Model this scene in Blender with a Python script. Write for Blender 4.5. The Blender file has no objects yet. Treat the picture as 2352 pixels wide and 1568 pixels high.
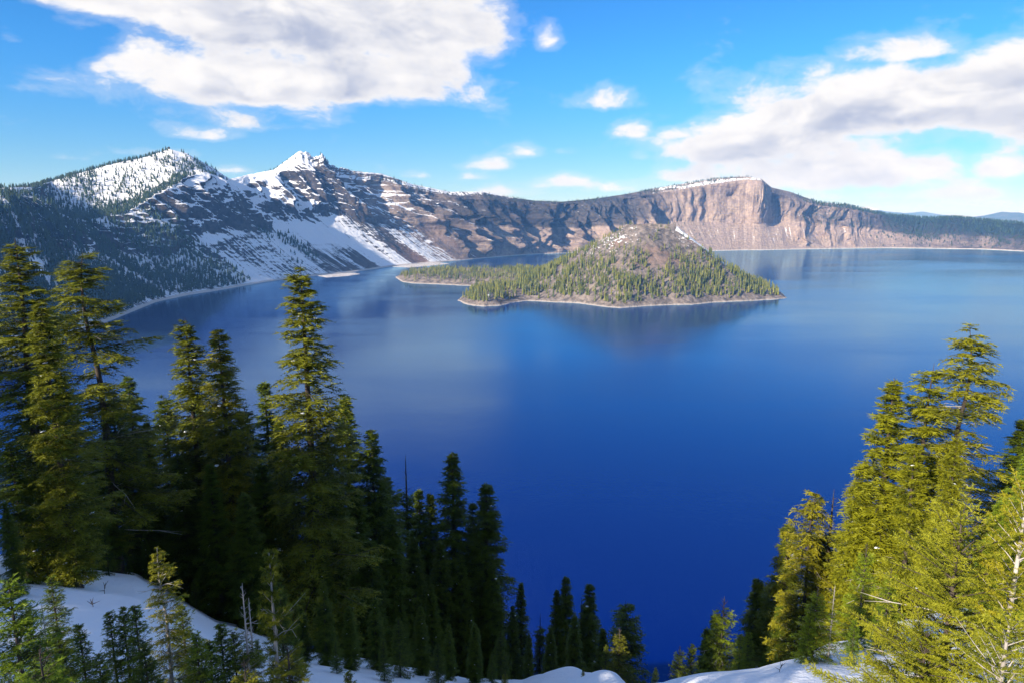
import bpy, math
import numpy as np

# ------------------------------------------------------------------ camera, sky, sun, exposure
scene = bpy.context.scene
col = scene.collection
EYE = 280.0                                   # metres of the viewpoint above the lake
FPX, CX, CY = 1568.0, 1176.0, 784.0           # 24 mm lens on a 2352 x 1568 frame
PITCH = math.atan(299.0 / 1568.0)
cP, sP = math.cos(PITCH), math.sin(PITCH)

cam = bpy.data.cameras.new('camera')
cam.lens = 24.0; cam.sensor_width = 36.0
cam.clip_start = 0.1; cam.clip_end = 200000.0
cam_o = bpy.data.objects.new('camera', cam); col.objects.link(cam_o)
cam_o.location = (0, 0, EYE)
cam_o.rotation_euler = (math.pi / 2 - PITCH, 0, 0)
scene.camera = cam_o

SUN_EL = math.radians(26.0)
SUN_AZ = math.radians(-131.0)                 # from the view direction (+y), clockwise positive
sun_vec = (math.sin(SUN_AZ) * math.cos(SUN_EL), math.cos(SUN_AZ) * math.cos(SUN_EL), math.sin(SUN_EL))
sun = bpy.data.lights.new('sun', 'SUN'); sun.energy = 5.0; sun.angle = math.radians(0.5)
sun.color = (1.0, 0.90, 0.76)
sun_o = bpy.data.objects.new('sun', sun); col.objects.link(sun_o)
sun_o.rotation_euler = (math.pi / 2 - SUN_EL, 0, -SUN_AZ + math.pi)
sun_o.location = (-60, -30, 340)

scene.view_settings.view_transform = 'Standard'
scene.view_settings.look = 'None'
scene.view_settings.exposure = 0.95
scene.view_settings.gamma = 1.0
scene.view_settings.use_curve_mapping = False
scene.render.engine = 'CYCLES'
scene.cycles.use_denoising = True
scene.cycles.max_bounces = 6
scene.cycles.diffuse_bounces = 3
scene.cycles.glossy_bounces = 3
scene.cycles.transmission_bounces = 4
scene.cycles.volume_bounces = 2
scene.cycles.transparent_max_bounces = 8
scene.cycles.sample_clamp_indirect = 6.0
scene.cycles.caustics_reflective = False
scene.cycles.caustics_refractive = False


class NT:
    """tiny helper for building node trees"""
    def __init__(self, tree):
        self.t = tree; self.n = tree.nodes; self.l = tree.links

    def new(self, kind, **kw):
        nd = self.n.new(kind)
        for k, v in kw.items():
            setattr(nd, k, v)
        return nd

    def put(self, sock, v):
        if isinstance(v, bpy.types.NodeSocket):
            self.l.new(v, sock)
        elif v is not None:
            if hasattr(sock.default_value, '__len__') and not hasattr(v, '__len__'):
                v = [v] * len(sock.default_value)
            if hasattr(v, '__len__') and len(v) == 3 and len(sock.default_value) == 4:
                v = (*v, 1.0)
            sock.default_value = v

    def math(self, op, a, b=None, c=None, clamp=False):
        nd = self.new('ShaderNodeMath', operation=op, use_clamp=clamp)
        for i, v in enumerate((a, b, c)):
            if v is not None:
                self.put(nd.inputs[i], v)
        return nd.outputs[0]

    def vmath(self, op, a, b=None):
        nd = self.new('ShaderNodeVectorMath', operation=op)
        self.put(nd.inputs[0], a)
        if b is not None:
            self.put(nd.inputs[1], b)
        return nd.outputs[1] if op in ('LENGTH', 'DOT_PRODUCT', 'DISTANCE') else nd.outputs[0]

    def noise(self, vec, scale, detail=4.0, rough=0.55, dist=0.0, dim='3D'):
        nd = self.new('ShaderNodeTexNoise', noise_dimensions=dim)
        self.put(nd.inputs['Vector'], vec)
        nd.inputs['Scale'].default_value = scale
        nd.inputs['Detail'].default_value = detail
        nd.inputs['Roughness'].default_value = rough
        nd.inputs['Distortion'].default_value = dist
        return nd.outputs['Fac']

    def ramp(self, x, lo, hi, a=0.0, b=1.0, smooth=True):
        nd = self.new('ShaderNodeMapRange', interpolation_type='SMOOTHSTEP' if smooth else 'LINEAR')
        for i, v in enumerate((x, lo, hi, a, b)):
            self.put(nd.inputs[i], v)
        return nd.outputs[0]

    def mix(self, f, a, b, blend='MIX'):
        nd = self.new('ShaderNodeMix', data_type='RGBA', blend_type=blend)
        self.put(nd.inputs[0], f); self.put(nd.inputs[6], a); self.put(nd.inputs[7], b)
        return nd.outputs[2]

    def xyz(self, v):
        nd = self.new('ShaderNodeSeparateXYZ'); self.put(nd.inputs[0], v); return nd.outputs

    def comb(self, x, y, z=0.0):
        nd = self.new('ShaderNodeCombineXYZ')
        for i, v in enumerate((x, y, z)):
            self.put(nd.inputs[i], v)
        return nd.outputs[0]

    def attr(self, name, vec=False):
        nd = self.new('ShaderNodeAttribute', attribute_name=name)
        return nd.outputs['Vector'] if vec else nd.outputs['Fac']


def px_dir(px, py):
    """direction through a picture point, as azimuth and elevation"""
    u, v = (px - CX) / FPX, (CY - py) / FPX
    x, y, z = u, cP + v * sP, -sP + v * cP
    return math.atan2(x, y), math.atan2(z, math.hypot(x, y))


# --- sky: Nishita air with a broken cumulus deck
world = bpy.data.worlds.new('World'); scene.world = world
world.use_nodes = True
wt = world.node_tree; wt.nodes.clear()
W = NT(wt)

def cloud_group(full):
    g = bpy.data.node_groups.new('cloud_density' if full else 'cloud_density_towards_sun', 'ShaderNodeTree')
    g.interface.new_socket('P', in_out='INPUT', socket_type='NodeSocketVector')
    g.interface.new_socket('D', in_out='OUTPUT', socket_type='NodeSocketFloat')
    G = NT(g)
    gi = G.new('NodeGroupInput'); go = G.new('NodeGroupOutput')
    P = gi.outputs[0]
    o = G.xyz(P)
    # clouds flatten towards the horizon
    q = G.comb(o[0], G.math('MULTIPLY', o[1], 2.0), 0.0)
    warp = G.new('ShaderNodeTexNoise', noise_dimensions='2D')
    G.put(warp.inputs['Vector'], q); warp.inputs['Scale'].default_value = 7.0
    warp.inputs['Detail'].default_value = 2.0
    wv = G.vmath('SCALE', G.vmath('SUBTRACT', warp.outputs['Color'], (0.5, 0.5, 0.5)))
    wv.node.inputs['Scale'].default_value = 0.05
    q2 = G.vmath('ADD', q, wv)
    n1 = G.noise(q2, 9.0, 8.0 if full else 2.5, 0.61, 0.0, '2D')
    acc = None
    blobs = [  # picture x, y, half width, half height, strength
        (640, 60, 340, 180, 1.0), (930, 85, 240, 150, 0.80), (540, 200, 280, 100, 0.90), (860, 205, 240, 100, 0.80), (400, 90, 110, 90, 0.36),
        (160, 5, 210, 60, 0.50), (560, 285, 200, 50, 0.36), (450, 312, 110, 34, 0.46), (350, 352, 120, 26, 0.50), (740, 255, 130, 60, 0.42),
        (225, 160, 70, 34, 0.34), (1262, 95, 40, 60, 0.44), (20, 92, 50, 30, 0.42), (1120, 130, 80, 90, 0.40),
        (1385, 238, 110, 46, 0.62), (1457, 305, 52, 34, 0.50), (1468, 362, 34, 22, 0.48),
        (1215, 352, 70, 40, 0.60), (1290, 350, 70, 18, 0.36), (1112, 382, 72, 28, 0.56), (1280, 424, 110, 32, 0.52), (1150, 446, 90, 22, 0.44), (1086, 408, 34, 16, 0.40),
        (2060, 258, 420, 115, 1.00), (2090, 120, 165, 56, 0.66), (2340, 250, 210, 170, 0.95), (1790, 262, 150, 80, 0.66),
        (1720, 345, 200, 92, 0.78), (1560, 310, 60, 34, 0.44), (1900, 412, 300, 80, 0.82), (1600, 408, 120, 36, 0.56), (2120, 398, 120, 62, 0.56), (2320, 385, 100, 64, 0.66),
        (2080, 452, 420, 26, 0.46), (1480, 436, 150, 24, 0.46), (1640, 452, 220, 20, 0.46), (2240, 470, 260, 16, 0.42), (950, 404, 50, 14, 0.36), (540, 392, 60, 16, 0.36), (110, 362, 70, 14, 0.36),
    ]
    for (px, py, hw, hh, s) in blobs:
        if not full and hw < 105:
            continue
        a, e = px_dir(px, py)
        a1, _ = px_dir(px + hw, py); a0, _ = px_dir(px - hw, py)
        _, e1 = px_dir(px, py - hh); _, e0 = px_dir(px, py + hh)
        ra, re = (a1 - a0) / 2, (e1 - e0) / 2
        Pi = P
        if acc is not None:                                             # keeps the shader's stack short: one blob after the other
            nd = G.new('ShaderNodeVectorMath', operation='MULTIPLY_ADD')
            G.put(nd.inputs[0], acc); nd.inputs[1].default_value = (1e-6, 1e-6, 0); G.put(nd.inputs[2], P); Pi = nd.outputs[0]
        d = G.vmath('MULTIPLY', G.vmath('SUBTRACT', Pi, (a, e, 0)), (1 / ra, 1 / re, 0))
        u, v, _ = G.xyz(d)
        v = G.math('MAXIMUM', v, G.math('MULTIPLY', v, -2.3))            # flat bases, domed tops
        r2 = G.math('MULTIPLY_ADD', u, u, G.math('MULTIPLY', v, v))
        f = G.math('MULTIPLY', G.math('EXPONENT', G.math('MULTIPLY', r2, -0.9)), s * 0.62)
        acc = f if acc is None else G.math('MAXIMUM', acc, G.math('ADD', f, G.math('MULTIPLY', acc, 0.25)))
    # outside the frame the same kind of broken deck carries on
    ao = G.math('ABSOLUTE', o[0])
    out = G.ramp(ao, 0.72, 0.95)
    outv = G.ramp(o[1], 0.36, 0.5)
    out = G.math('MAXIMUM', out, outv)
    n0 = G.noise(q, 1.7, 2.0, 0.5, 0.0, '2D')
    gen = G.math('MULTIPLY', G.math('MULTIPLY', G.ramp(n0, 0.46, 0.62), 0.30), out)
    acc = G.math('MAXIMUM', acc, gen)
    d = G.math('ADD', acc, G.math('MULTIPLY', G.math('SUBTRACT', n1, 0.5), 0.72))
    d = G.math('SUBTRACT', d, 0.19)
    G.l.new(d, go.inputs[0])
    return g

tc = W.new('ShaderNodeTexCoord')
D = W.vmath('NORMALIZE', tc.outputs['Generated'])
dx, dy, dz = W.xyz(D)
az = W.math('ARCTAN2', dx, dy)
el = W.math('ARCSINE', dz)
P0 = W.comb(az, el, 0.0)
def dens(P, full):
    nd = W.new('ShaderNodeGroup'); nd.node_tree = cloud_group(full)
    W.put(nd.inputs[0], P); return nd.outputs[0]
d0 = dens(P0, True)
ch = W.new('ShaderNodeVectorMath', operation='MULTIPLY_ADD')
W.put(ch.inputs[0], d0); ch.inputs[1].default_value = (1e-6, 1e-6, 0); W.put(ch.inputs[2], W.vmath('ADD', P0, (-0.014, 0.026, 0.0)))
d1 = dens(ch.outputs[0], False)
alpha = W.ramp(d0, -0.02, 0.17)
wisp = W.math('MULTIPLY', W.ramp(d0, -0.10, 0.05), 0.22)
alpha = W.math('MAXIMUM', alpha, wisp)
alpha = W.math('MULTIPLY', alpha, W.ramp(el, -0.02, 0.03))
grad = W.ramp(W.math('SUBTRACT', d1, W.math('MULTIPLY', d0, 0.55)), -0.06, 0.20)
core = W.ramp(d0, 0.10, 0.42)
billow = W.ramp(W.noise(W.vmath('MULTIPLY', P0, (1.0, 1.9, 0.0)), 11.0, 4.0, 0.55, 0.3, '2D'), 0.36, 0.66)
shade = W.math('MULTIPLY', W.math('ADD', W.math('MULTIPLY', grad, 0.55), W.math('MULTIPLY', billow, 0.55)), W.math('ADD', W.math('MULTIPLY', core, 0.8), 0.2))
ccol = W.mix(shade, (8.8, 8.6, 8.5), (4.2, 4.6, 5.9))
sky = W.new('ShaderNodeTexSky', sky_type='NISHITA')
sky.sun_disc = False
sky.sun_elevation = SUN_EL
sky.sun_rotation = SUN_AZ
sky.altitude = 2100.0
sky.air_density = 1.0; sky.dust_density = 0.25; sky.ozone_density = 1.6
hs = W.new('ShaderNodeHueSaturation')
hs.inputs['Hue'].default_value = 0.5; hs.inputs['Saturation'].default_value = 1.2; hs.inputs['Value'].default_value = 1.0
W.l.new(sky.outputs[0], hs.inputs['Color'])
tint = W.mix(W.ramp(el, 0.0, 0.22), (0.64, 0.82, 1.03), (0.50, 1.22, 1.70))
skyt = W.mix(1.0, hs.outputs[0], tint, 'MULTIPLY')
skyc = W.mix(alpha, skyt, ccol)
bg = W.new('ShaderNodeBackground'); bg.inputs['Strength'].default_value = 0.06
W.l.new(skyc, bg.inputs['Color'])
wo = W.new('ShaderNodeOutputWorld'); W.l.new(bg.outputs[0], wo.inputs['Surface'])
world.cycles.sampling_method = 'NONE'

# ------------------------------------------------------------------ helpers
rng = np.random.default_rng(11)

def ray(px, py):
    px = np.asarray(px, float); py = np.asarray(py, float)
    u, v = (px - CX) / FPX, (CY - py) / FPX
    return u, cP + v * sP, -sP + v * cP

def at(px, py, Y):
    """the point of the place seen at picture point px, py at Y metres ahead"""
    dx, dy, dz = ray(px, py); t = np.asarray(Y, float) / dy
    return np.stack([dx * t, np.asarray(Y, float) + 0 * t, EYE + dz * t], -1)

def on_water(px, py):
    dx, dy, dz = ray(px, py); t = -EYE / dz
    return np.stack([dx * t, dy * t, 0 * t], -1)

def to_px(p):
    p = np.asarray(p, float); x, y, z = p[..., 0], p[..., 1], p[..., 2] - EYE
    f = y * cP - z * sP; up = y * sP + z * cP
    return CX + FPX * x / f, CY - FPX * up / f

def _hash(ix, iy, seed):
    h = (ix.astype(np.int64) * 374761393 + iy.astype(np.int64) * 668265263 + seed * 1442695041) & 0xFFFFFFFF
    h = ((h ^ (h >> 13)) * 1274126177) & 0xFFFFFFFF
    return ((h ^ (h >> 16)) & 0xFFFF) / 65535.0

def vnoise(x, y, seed=0):
    x = np.asarray(x, float); y = np.asarray(y, float)
    ix = np.floor(x); iy = np.floor(y); fx = x - ix; fy = y - iy
    ux = fx * fx * fx * (fx * (fx * 6 - 15) + 10); uy = fy * fy * fy * (fy * (fy * 6 - 15) + 10)
    a = _hash(ix, iy, seed); b = _hash(ix + 1, iy, seed); c = _hash(ix, iy + 1, seed); d = _hash(ix + 1, iy + 1, seed)
    return (a + (b - a) * ux) * (1 - uy) + (c + (d - c) * ux) * uy     # 0..1

def fbm(x, y, seed=0, oct=5, gain=0.5):
    s = 0; a = 1; t = 0
    for i in range(oct):
        s = s + a * vnoise(x * 2 ** i + 17.3 * i, y * 2 ** i - 9.1 * i, seed + i); t += a; a *= gain
    return s / t * 2 - 1                                                # -1..1

def ridged(x, y, seed=0, oct=4, gain=0.5):
    s = 0; a = 1; t = 0
    for i in range(oct):
        n = vnoise(x * 2 ** i + 5.7 * i, y * 2 ** i + 3.3 * i, seed + i) * 2 - 1
        s = s + a * (1 - np.abs(n)); t += a; a *= gain
    return s / t                                                        # 0..1

def smooth(x, a, b):
    t = np.clip((np.asarray(x, float) - a) / (b - a), 0, 1); return t * t * (3 - 2 * t)

def mesh_from(name, V, faces, mats, attrs=None, uv=None, smooth_shade=True, mat_index=None):
    """V (n,3); faces (m,k) with one k"""
    V = np.ascontiguousarray(V, np.float32); faces = np.ascontiguousarray(faces, np.int32)
    me = bpy.data.meshes.new(name)
    m, k = faces.shape
    me.vertices.add(len(V)); me.vertices.foreach_set('co', V.ravel())
    me.loops.add(m * k); me.loops.foreach_set('vertex_index', faces.ravel())
    me.polygons.add(m); me.polygons.foreach_set('loop_start', np.arange(0, m * k, k, dtype=np.int32))
    if smooth_shade:
        me.polygons.foreach_set('use_smooth', np.ones(m, bool))
    for mt in (mats if isinstance(mats, (list, tuple)) else [mats]):
        me.materials.append(mt)
    if mat_index is not None:
        me.polygons.foreach_set('material_index', np.ascontiguousarray(mat_index, np.int32))
    for nm, val in (attrs or {}).items():
        at_ = me.attributes.new(nm, 'FLOAT', 'POINT'); at_.data.foreach_set('value', np.ascontiguousarray(val, np.float32).ravel())
    if uv is not None:
        at_ = me.attributes.new('place', 'FLOAT_VECTOR', 'POINT')
        at_.data.foreach_set('vector', np.ascontiguousarray(np.concatenate([uv, np.zeros((len(uv), 1))], 1), np.float32).ravel())
    me.update(calc_edges=True)
    return me

def grid_faces(nr, nc):
    i = np.arange(nr - 1)[:, None] * nc + np.arange(nc - 1)[None]
    return np.stack([i, i + 1, i + nc + 1, i + nc], -1).reshape(-1, 4)

def add(name, me, parent=None, loc=None, **props):
    o = bpy.data.objects.new(name, me); col.objects.link(o)
    if parent is not None:
        o.parent = parent
    if loc is not None:
        o.location = loc
    for k, v in props.items():
        o[k] = v
    return o

def material(name):
    m = bpy.data.materials.new(name); m.use_nodes = True
    t = m.node_tree
    b = t.nodes['Principled BSDF']
    return m, NT(t), b

# ------------------------------------------------------------------ lake
def water_material():
    m, N, b = material('lake_water')
    geo = N.new('ShaderNodeNewGeometry'); P = geo.outputs['Position']
    # wind lanes: long streaks of smoother and rougher water
    st = N.vmath('MULTIPLY', P, (0.0011, 0.0042, 0.0))
    wind = N.noise(st, 1.0, 5.0, 0.6, 0.6)
    st2 = N.vmath('MULTIPLY', P, (0.0004, 0.0012, 0.0))
    wind2 = N.noise(st2, 1.0, 3.0, 0.5, 0.4)
    w = N.math('ADD', N.math('MULTIPLY', wind, 0.55), N.math('MULTIPLY', wind2, 0.45))
    rough = N.ramp(w, 0.38, 0.62, 0.09, 0.22)
    # ripples: wave crests running across the lake
    rp = N.vmath('MULTIPLY', P, (0.9, 0.42, 0.0))
    r1 = N.noise(rp, 0.55, 4.0, 0.6, 0.5)
    r2 = N.noise(P, 0.06, 3.0, 0.5, 0.3)
    hgt = N.math('ADD', N.math('MULTIPLY', r1, 0.55), N.math('MULTIPLY', r2, 0.5))
    bp = N.new('ShaderNodeBump'); bp.inputs['Strength'].default_value = 0.42; bp.inputs['Distance'].default_value = 0.5
    N.l.new(hgt, bp.inputs['Height'])
    # clear deep water: blue light from below, sky and land mirrored above
    N.n.remove(b)
    df = N.new('ShaderNodeBsdfDiffuse'); N.put(df.inputs['Color'], (0.0002, 0.0085, 0.125))
    gl = N.new('ShaderNodeBsdfGlossy'); N.put(gl.inputs['Color'], (0.58, 0.90, 1.0)); N.put(gl.inputs['Roughness'], rough)
    fr = N.new('ShaderNodeFresnel'); fr.inputs['IOR'].default_value = 1.5
    for nd in (df, gl, fr):
        N.l.new(bp.outputs[0], nd.inputs['Normal'])
    mx = N.new('ShaderNodeMixShader')
    N.l.new(fr.outputs[0], mx.inputs[0]); N.l.new(df.outputs[0], mx.inputs[1]); N.l.new(gl.outputs[0], mx.inputs[2])
    out = [k for k in N.n if k.type == 'OUTPUT_MATERIAL'][0]
    N.l.new(mx.outputs[0], out.inputs['Surface'])
    return m

v = [(-6000, -200, 0), (7000, -200, 0), (7000, 6400, 0), (-6000, 6400, 0)]
add('lake', mesh_from('lake', v, [[0, 1, 2, 3]], water_material(), smooth_shade=False), kind='structure',
    label='deep blue crater lake with wind-streaked surface', category='water')

# ------------------------------------------------------------------ land materials
def rim_material():
    m, N, b = material('rim_rock_and_snow')
    geo = N.new('ShaderNodeNewGeometry'); P = geo.outputs['Position']; nz = N.xyz(geo.outputs['Normal'])[2]
    uv = N.attr('place', True)
    snow = N.attr('snow'); tan = N.attr('tan'); red = N.attr('red'); beach = N.attr('beach'); wood = N.attr('wood')
    streak = N.noise(N.vmath('MULTIPLY', uv, (0.075, 0.0030, 0.0)), 1.0, 5.0, 0.62, 0.25)
    streak2 = N.noise(N.vmath('MULTIPLY', uv, (0.24, 0.006, 0.0)), 1.0, 3.0, 0.6, 0.15)
    fine = N.noise(P, 0.05, 6.0, 0.65)
    coarse = N.noise(P, 0.007, 4.0, 0.55)
    strata = N.noise(N.vmath('MULTIPLY', P, (0.006, 0.006, 0.11)), 1.0, 5.0, 0.62, 0.35)
    # rock colour
    dark = N.mix(N.ramp(fine, 0.3, 0.7), (0.030, 0.029, 0.032), (0.105, 0.088, 0.078))
    pale = N.mix(N.ramp(N.math('ADD', N.math('MULTIPLY', fine, 0.5), N.math('MULTIPLY', streak, 0.5)), 0.35, 0.65),
                 (0.21, 0.155, 0.125), (0.46, 0.36, 0.285))
    pale = N.mix(N.ramp(strata, 0.42, 0.62, 0.0, 0.55), pale, (0.27, 0.20, 0.19))
    tf = N.ramp(N.math('ADD', tan, N.math('MULTIPLY', N.math('SUBTRACT', coarse, 0.5), 0.9)), 0.25, 0.75)
    rock = N.mix(tf, dark, pale)
    colm = N.noise(N.vmath('MULTIPLY', uv, (0.03, 0.0012, 0.0)), 1.0, 5.0, 0.65, 0.2)
    rock = N.mix(N.math('MULTIPLY', N.ramp(colm, 0.48, 0.66), N.ramp(nz, 0.75, 0.55)), rock, N.mix(0.6, rock, (0.05, 0.04, 0.045)))
    rf = N.ramp(N.math('ADD', red, N.math('MULTIPLY', N.math('SUBTRACT', streak, 0.5), 1.0)), 0.35, 0.75)
    rock = N.mix(rf, rock, N.mix(fine, (0.14, 0.085, 0.07), (0.25, 0.155, 0.12)))
    wf = N.ramp(N.math('ADD', wood, N.math('MULTIPLY', N.math('SUBTRACT', fine, 0.5), 1.2)), 0.35, 0.7)
    rock = N.mix(wf, rock, (0.016, 0.026, 0.018))
    # snow lies on the gentler ground, in ledges and in streaks down the screes
    steep = N.ramp(nz, 0.42, 0.86, -0.62, 0.20)
    s = N.math('ADD', snow, N.math('MULTIPLY', N.math('SUBTRACT', streak, 0.5), 1.5))
    s = N.math('ADD', s, N.math('MULTIPLY', N.math('SUBTRACT', fine, 0.5), 0.75))
    s = N.math('ADD', s, N.math('MULTIPLY', N.math('SUBTRACT', strata, 0.5), 0.65))
    s = N.math('ADD', s, steep)
    s = N.math('ADD', s, N.math('MULTIPLY', N.math('SUBTRACT', streak2, 0.5), 0.9))
    sf = N.ramp(s, 0.46, 0.57)
    c = N.mix(sf, rock, (0.76, 0.77, 0.80))
    bf = N.ramp(N.math('ADD', beach, N.math('MULTIPLY', N.math('SUBTRACT', fine, 0.5), 0.8)), 0.4, 0.7)
    c = N.mix(bf, c, (0.56, 0.50, 0.46))
    N.put(b.inputs['Base Color'], c); b.inputs['Roughness'].default_value = 0.85
    b.inputs['Specular IOR Level'].default_value = 0.15
    hgt = N.math('ADD', N.math('MULTIPLY', fine, 14.0), N.math('MULTIPLY', strata, 10.0))
    hgt = N.math('ADD', hgt, N.math('MULTIPLY', N.noise(P, 0.25, 3.0, 0.6), 3.0))
    bp = N.new('ShaderNodeBump'); bp.inputs['Distance'].default_value = 1.0
    N.put(bp.inputs['Strength'], N.math('MULTIPLY', N.math('SUBTRACT', 1.0, N.math('MULTIPLY', sf, 0.72)), 0.9))
    N.l.new(hgt, bp.inputs['Height']); N.l.new(bp.outputs[0], b.inputs['Normal'])
    return m

# ------------------------------------------------------------------ caldera wall
# each row: shore (px,py) | wall edge (px,py,Y) | skyline (px,py,Y) | talus share of run, of height | snow, tan, red
COLS = [
 (-420, 980,  -560, 470, 1050,  -580, 440, 1250, .60, .50, .55, .10, 0),
 (-120, 870,  -180, 458, 1600,  -190, 436, 1750, .60, .50, .50, .10, 0),
 (140, 780,   -60, 448, 1950,   -70, 434, 2050, .60, .50, .48, .10, 0),
 (260, 735,    20, 446, 2120,    10, 432, 2200, .62, .52, .46, .12, 0),
 (360, 694,    72, 452, 2220,    76, 430, 2330, .62, .52, .44, .12, 0),
 (430, 679,   110, 492, 2300,   120, 416, 2720, .60, .52, .44, .10, 0),
 (500, 668,   190, 506, 2400,   200, 393, 2880, .60, .52, .44, .08, 0),
 (560, 657,   290, 490, 2520,   270, 374, 2980, .60, .50, .48, .12, 0),
 (615, 648,   385, 436, 2680,   335, 361, 3060, .58, .48, .56, .10, 0),
 (660, 641,   432, 408, 2820,   388, 343, 3130, .58, .48, .60, .08, 0),
 (700, 637,   468, 396, 2950,   425, 352, 3140, .58, .46, .62, .08, 0),
 (735, 633,   506, 408, 3050,   470, 376, 3180, .58, .46, .64, .10, 0),
 (775, 629,   545, 432, 3220,   528, 412, 3330, .64, .54, .80, .06, 0),
 (815, 625,   575, 420, 3420,   570, 402, 3580, .66, .56, .84, .05, 0),
 (865, 618,   628, 406, 3560,   630, 390, 3700, .66, .54, .80, .08, 0),
 (895, 613,   668, 386, 3650,   668, 366, 3760, .63, .51, .78, .10, 0),
 (912, 611,   690, 372, 3690,   691, 350, 3790, .62, .50, .78, .12, 0),
 (926, 610,   704, 376, 3700,   705, 355, 3795, .62, .50, .78, .14, 0),
 (938, 609,   718, 384, 3710,   718, 361, 3800, .61, .49, .76, .20, 0),
 (950, 608,   731, 384, 3718,   731, 363, 3800, .60, .48, .74, .26, .03),
 (957, 607,   739, 378, 3722,   740, 356, 3800, .60, .48, .74, .30, .05),
 (966, 606,   748, 388, 3730,   748, 368, 3808, .60, .48, .74, .34, .08),
 (980, 605,   760, 398, 3750,   758, 384, 3830, .59, .47, .73, .40, .15),
 (1000, 604,  778, 404, 3780,   772, 388, 3860, .58, .46, .72, .45, .22),
 (1030, 601,  818, 412, 3880,   815, 396, 3960, .56, .46, .62, .55, .34),
 (1065, 598,  880, 414, 4020,   875, 399, 4100, .54, .45, .46, .58, .50),
 (1105, 594,  952, 434, 4160,   945, 423, 4250, .52, .45, .30, .55, .30),
 (1150, 590, 1036, 450, 4340,  1030, 441, 4420, .52, .46, .20, .58, .05),
 (1200, 586, 1110, 452, 4420,  1105, 441, 4540, .50, .46, .14, .52, 0),
 (1240, 584, 1165, 462, 4560,  1150, 450, 4660, .50, .46, .10, .52, 0),
 (1290, 582, 1230, 466, 4720,  1225, 461, 4860, .50, .46, .08, .50, 0),
 (1350, 580, 1300, 468, 4900,  1290, 464, 5040, .50, .46, .05, .45, 0),
 (1430, 579, 1370, 464, 5080,  1365, 457, 5250, .52, .46, .02, .45, 0),
 (1500, 578, 1440, 456, 5260,  1440, 446, 5450, .70, .48, .0, .55, 0),
 (1560, 577, 1500, 446, 5380,  1500, 434, 5560, .82, .50, .0, .70, 0),
 (1610, 577, 1565, 436, 5440,  1565, 423, 5640, .86, .46, .0, .78, .02),
 (1660, 576, 1640, 424, 5480,  1640, 411, 5700, .87, .40, .0, .72, .04),
 (1710, 575, 1715, 413, 5480,  1712, 406, 5640, .84, .36, .0, .68, .04),
 (1750, 575, 1752, 418, 5440,  1748, 411, 5600, .84, .38, .0, .70, .04),
 (1785, 574, 1768, 440, 5480,  1772, 431, 5640, .82, .44, .0, .74, .05),
 (1830, 573, 1815, 452, 5640,  1815, 441, 5800, .66, .48, .10, .74, .06),
 (1890, 572, 1880, 472, 5700,  1878, 465, 5860, .58, .48, .0, .78, .08),
 (1960, 571, 1950, 480, 5760,  1945, 471, 5920, .55, .48, .0, .72, .06),
 (2040, 570, 2030, 496, 5760,  2030, 492, 5920, .52, .48, .0, .50, .0),
 (2130, 571, 2125, 504, 5640,  2125, 502, 5800, .52, .46, .0, .34, .0),
 (2190, 572, 2190, 502, 5540,  2190, 499, 5700, .52, .46, .0, .30, .0),
 (2260, 573, 2262, 508, 5400,  2262, 506, 5560, .52, .46, .0, .28, .0),
 (2360, 578, 2370, 518, 5060,  2372, 516, 5200, .52, .46, .0, .28, .0),
 (2520, 592, 2560, 505, 4450,  2570, 500, 4600, .52, .46, .0, .25, .0),
 (2800, 625, 2900, 495, 3600,  2920, 490, 3750, .52, .46, .0, .2, .0),
]
C = np.array(COLS, float)

def rim_arrays():
    # sampling along the rim: fine where it is in view
    key = C[:, 0]
    tt = np.concatenate([np.linspace(-420, 200, 90, endpoint=False), np.linspace(200, 2400, 1750, endpoint=False), np.linspace(2400, 2800, 30)])
    def ip(j, k=7):
        v = np.interp(tt, key, C[:, j])
        ker = np.hanning(2 * k + 3)[1:-1]; ker /= ker.sum()
        return np.convolve(np.pad(v, k, mode='edge'), ker, 'valid')
    shore_raw = on_water(C[:, 0], C[:, 1])
    def ipp(A, k):
        out = []
        ker = np.hanning(2 * k + 3)[1:-1]; ker /= ker.sum()
        for j in range(3):
            v = np.interp(tt, key, A[:, j]); out.append(np.convolve(np.pad(v, k, mode='edge'), ker, 'valid'))
        return np.stack(out, -1)
    S = ipp(shore_raw, 12)
    E = ipp(at(C[:, 2], C[:, 3], C[:, 4]), 8)
    K = ipp(at(C[:, 5], C[:, 6], C[:, 7]), 2)
    ks, kz = ip(8), ip(9); snow, tan, red = ip(10), ip(11), ip(12)
    d = np.r_[0, np.cumsum(np.hypot(*(np.diff(S[:, :2], axis=0).T)))]      # metres along the shore
    return tt, S, E, K, ks, kz, snow, tan, red, d

tt, S_, E_, K_, ks_, kz_, sn_, tn_, rd_, dm_ = rim_arrays()
ns1, ns2, ns3 = 170, 34, 8
s1 = np.linspace(0, 1, ns1)
nt = len(tt)
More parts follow.
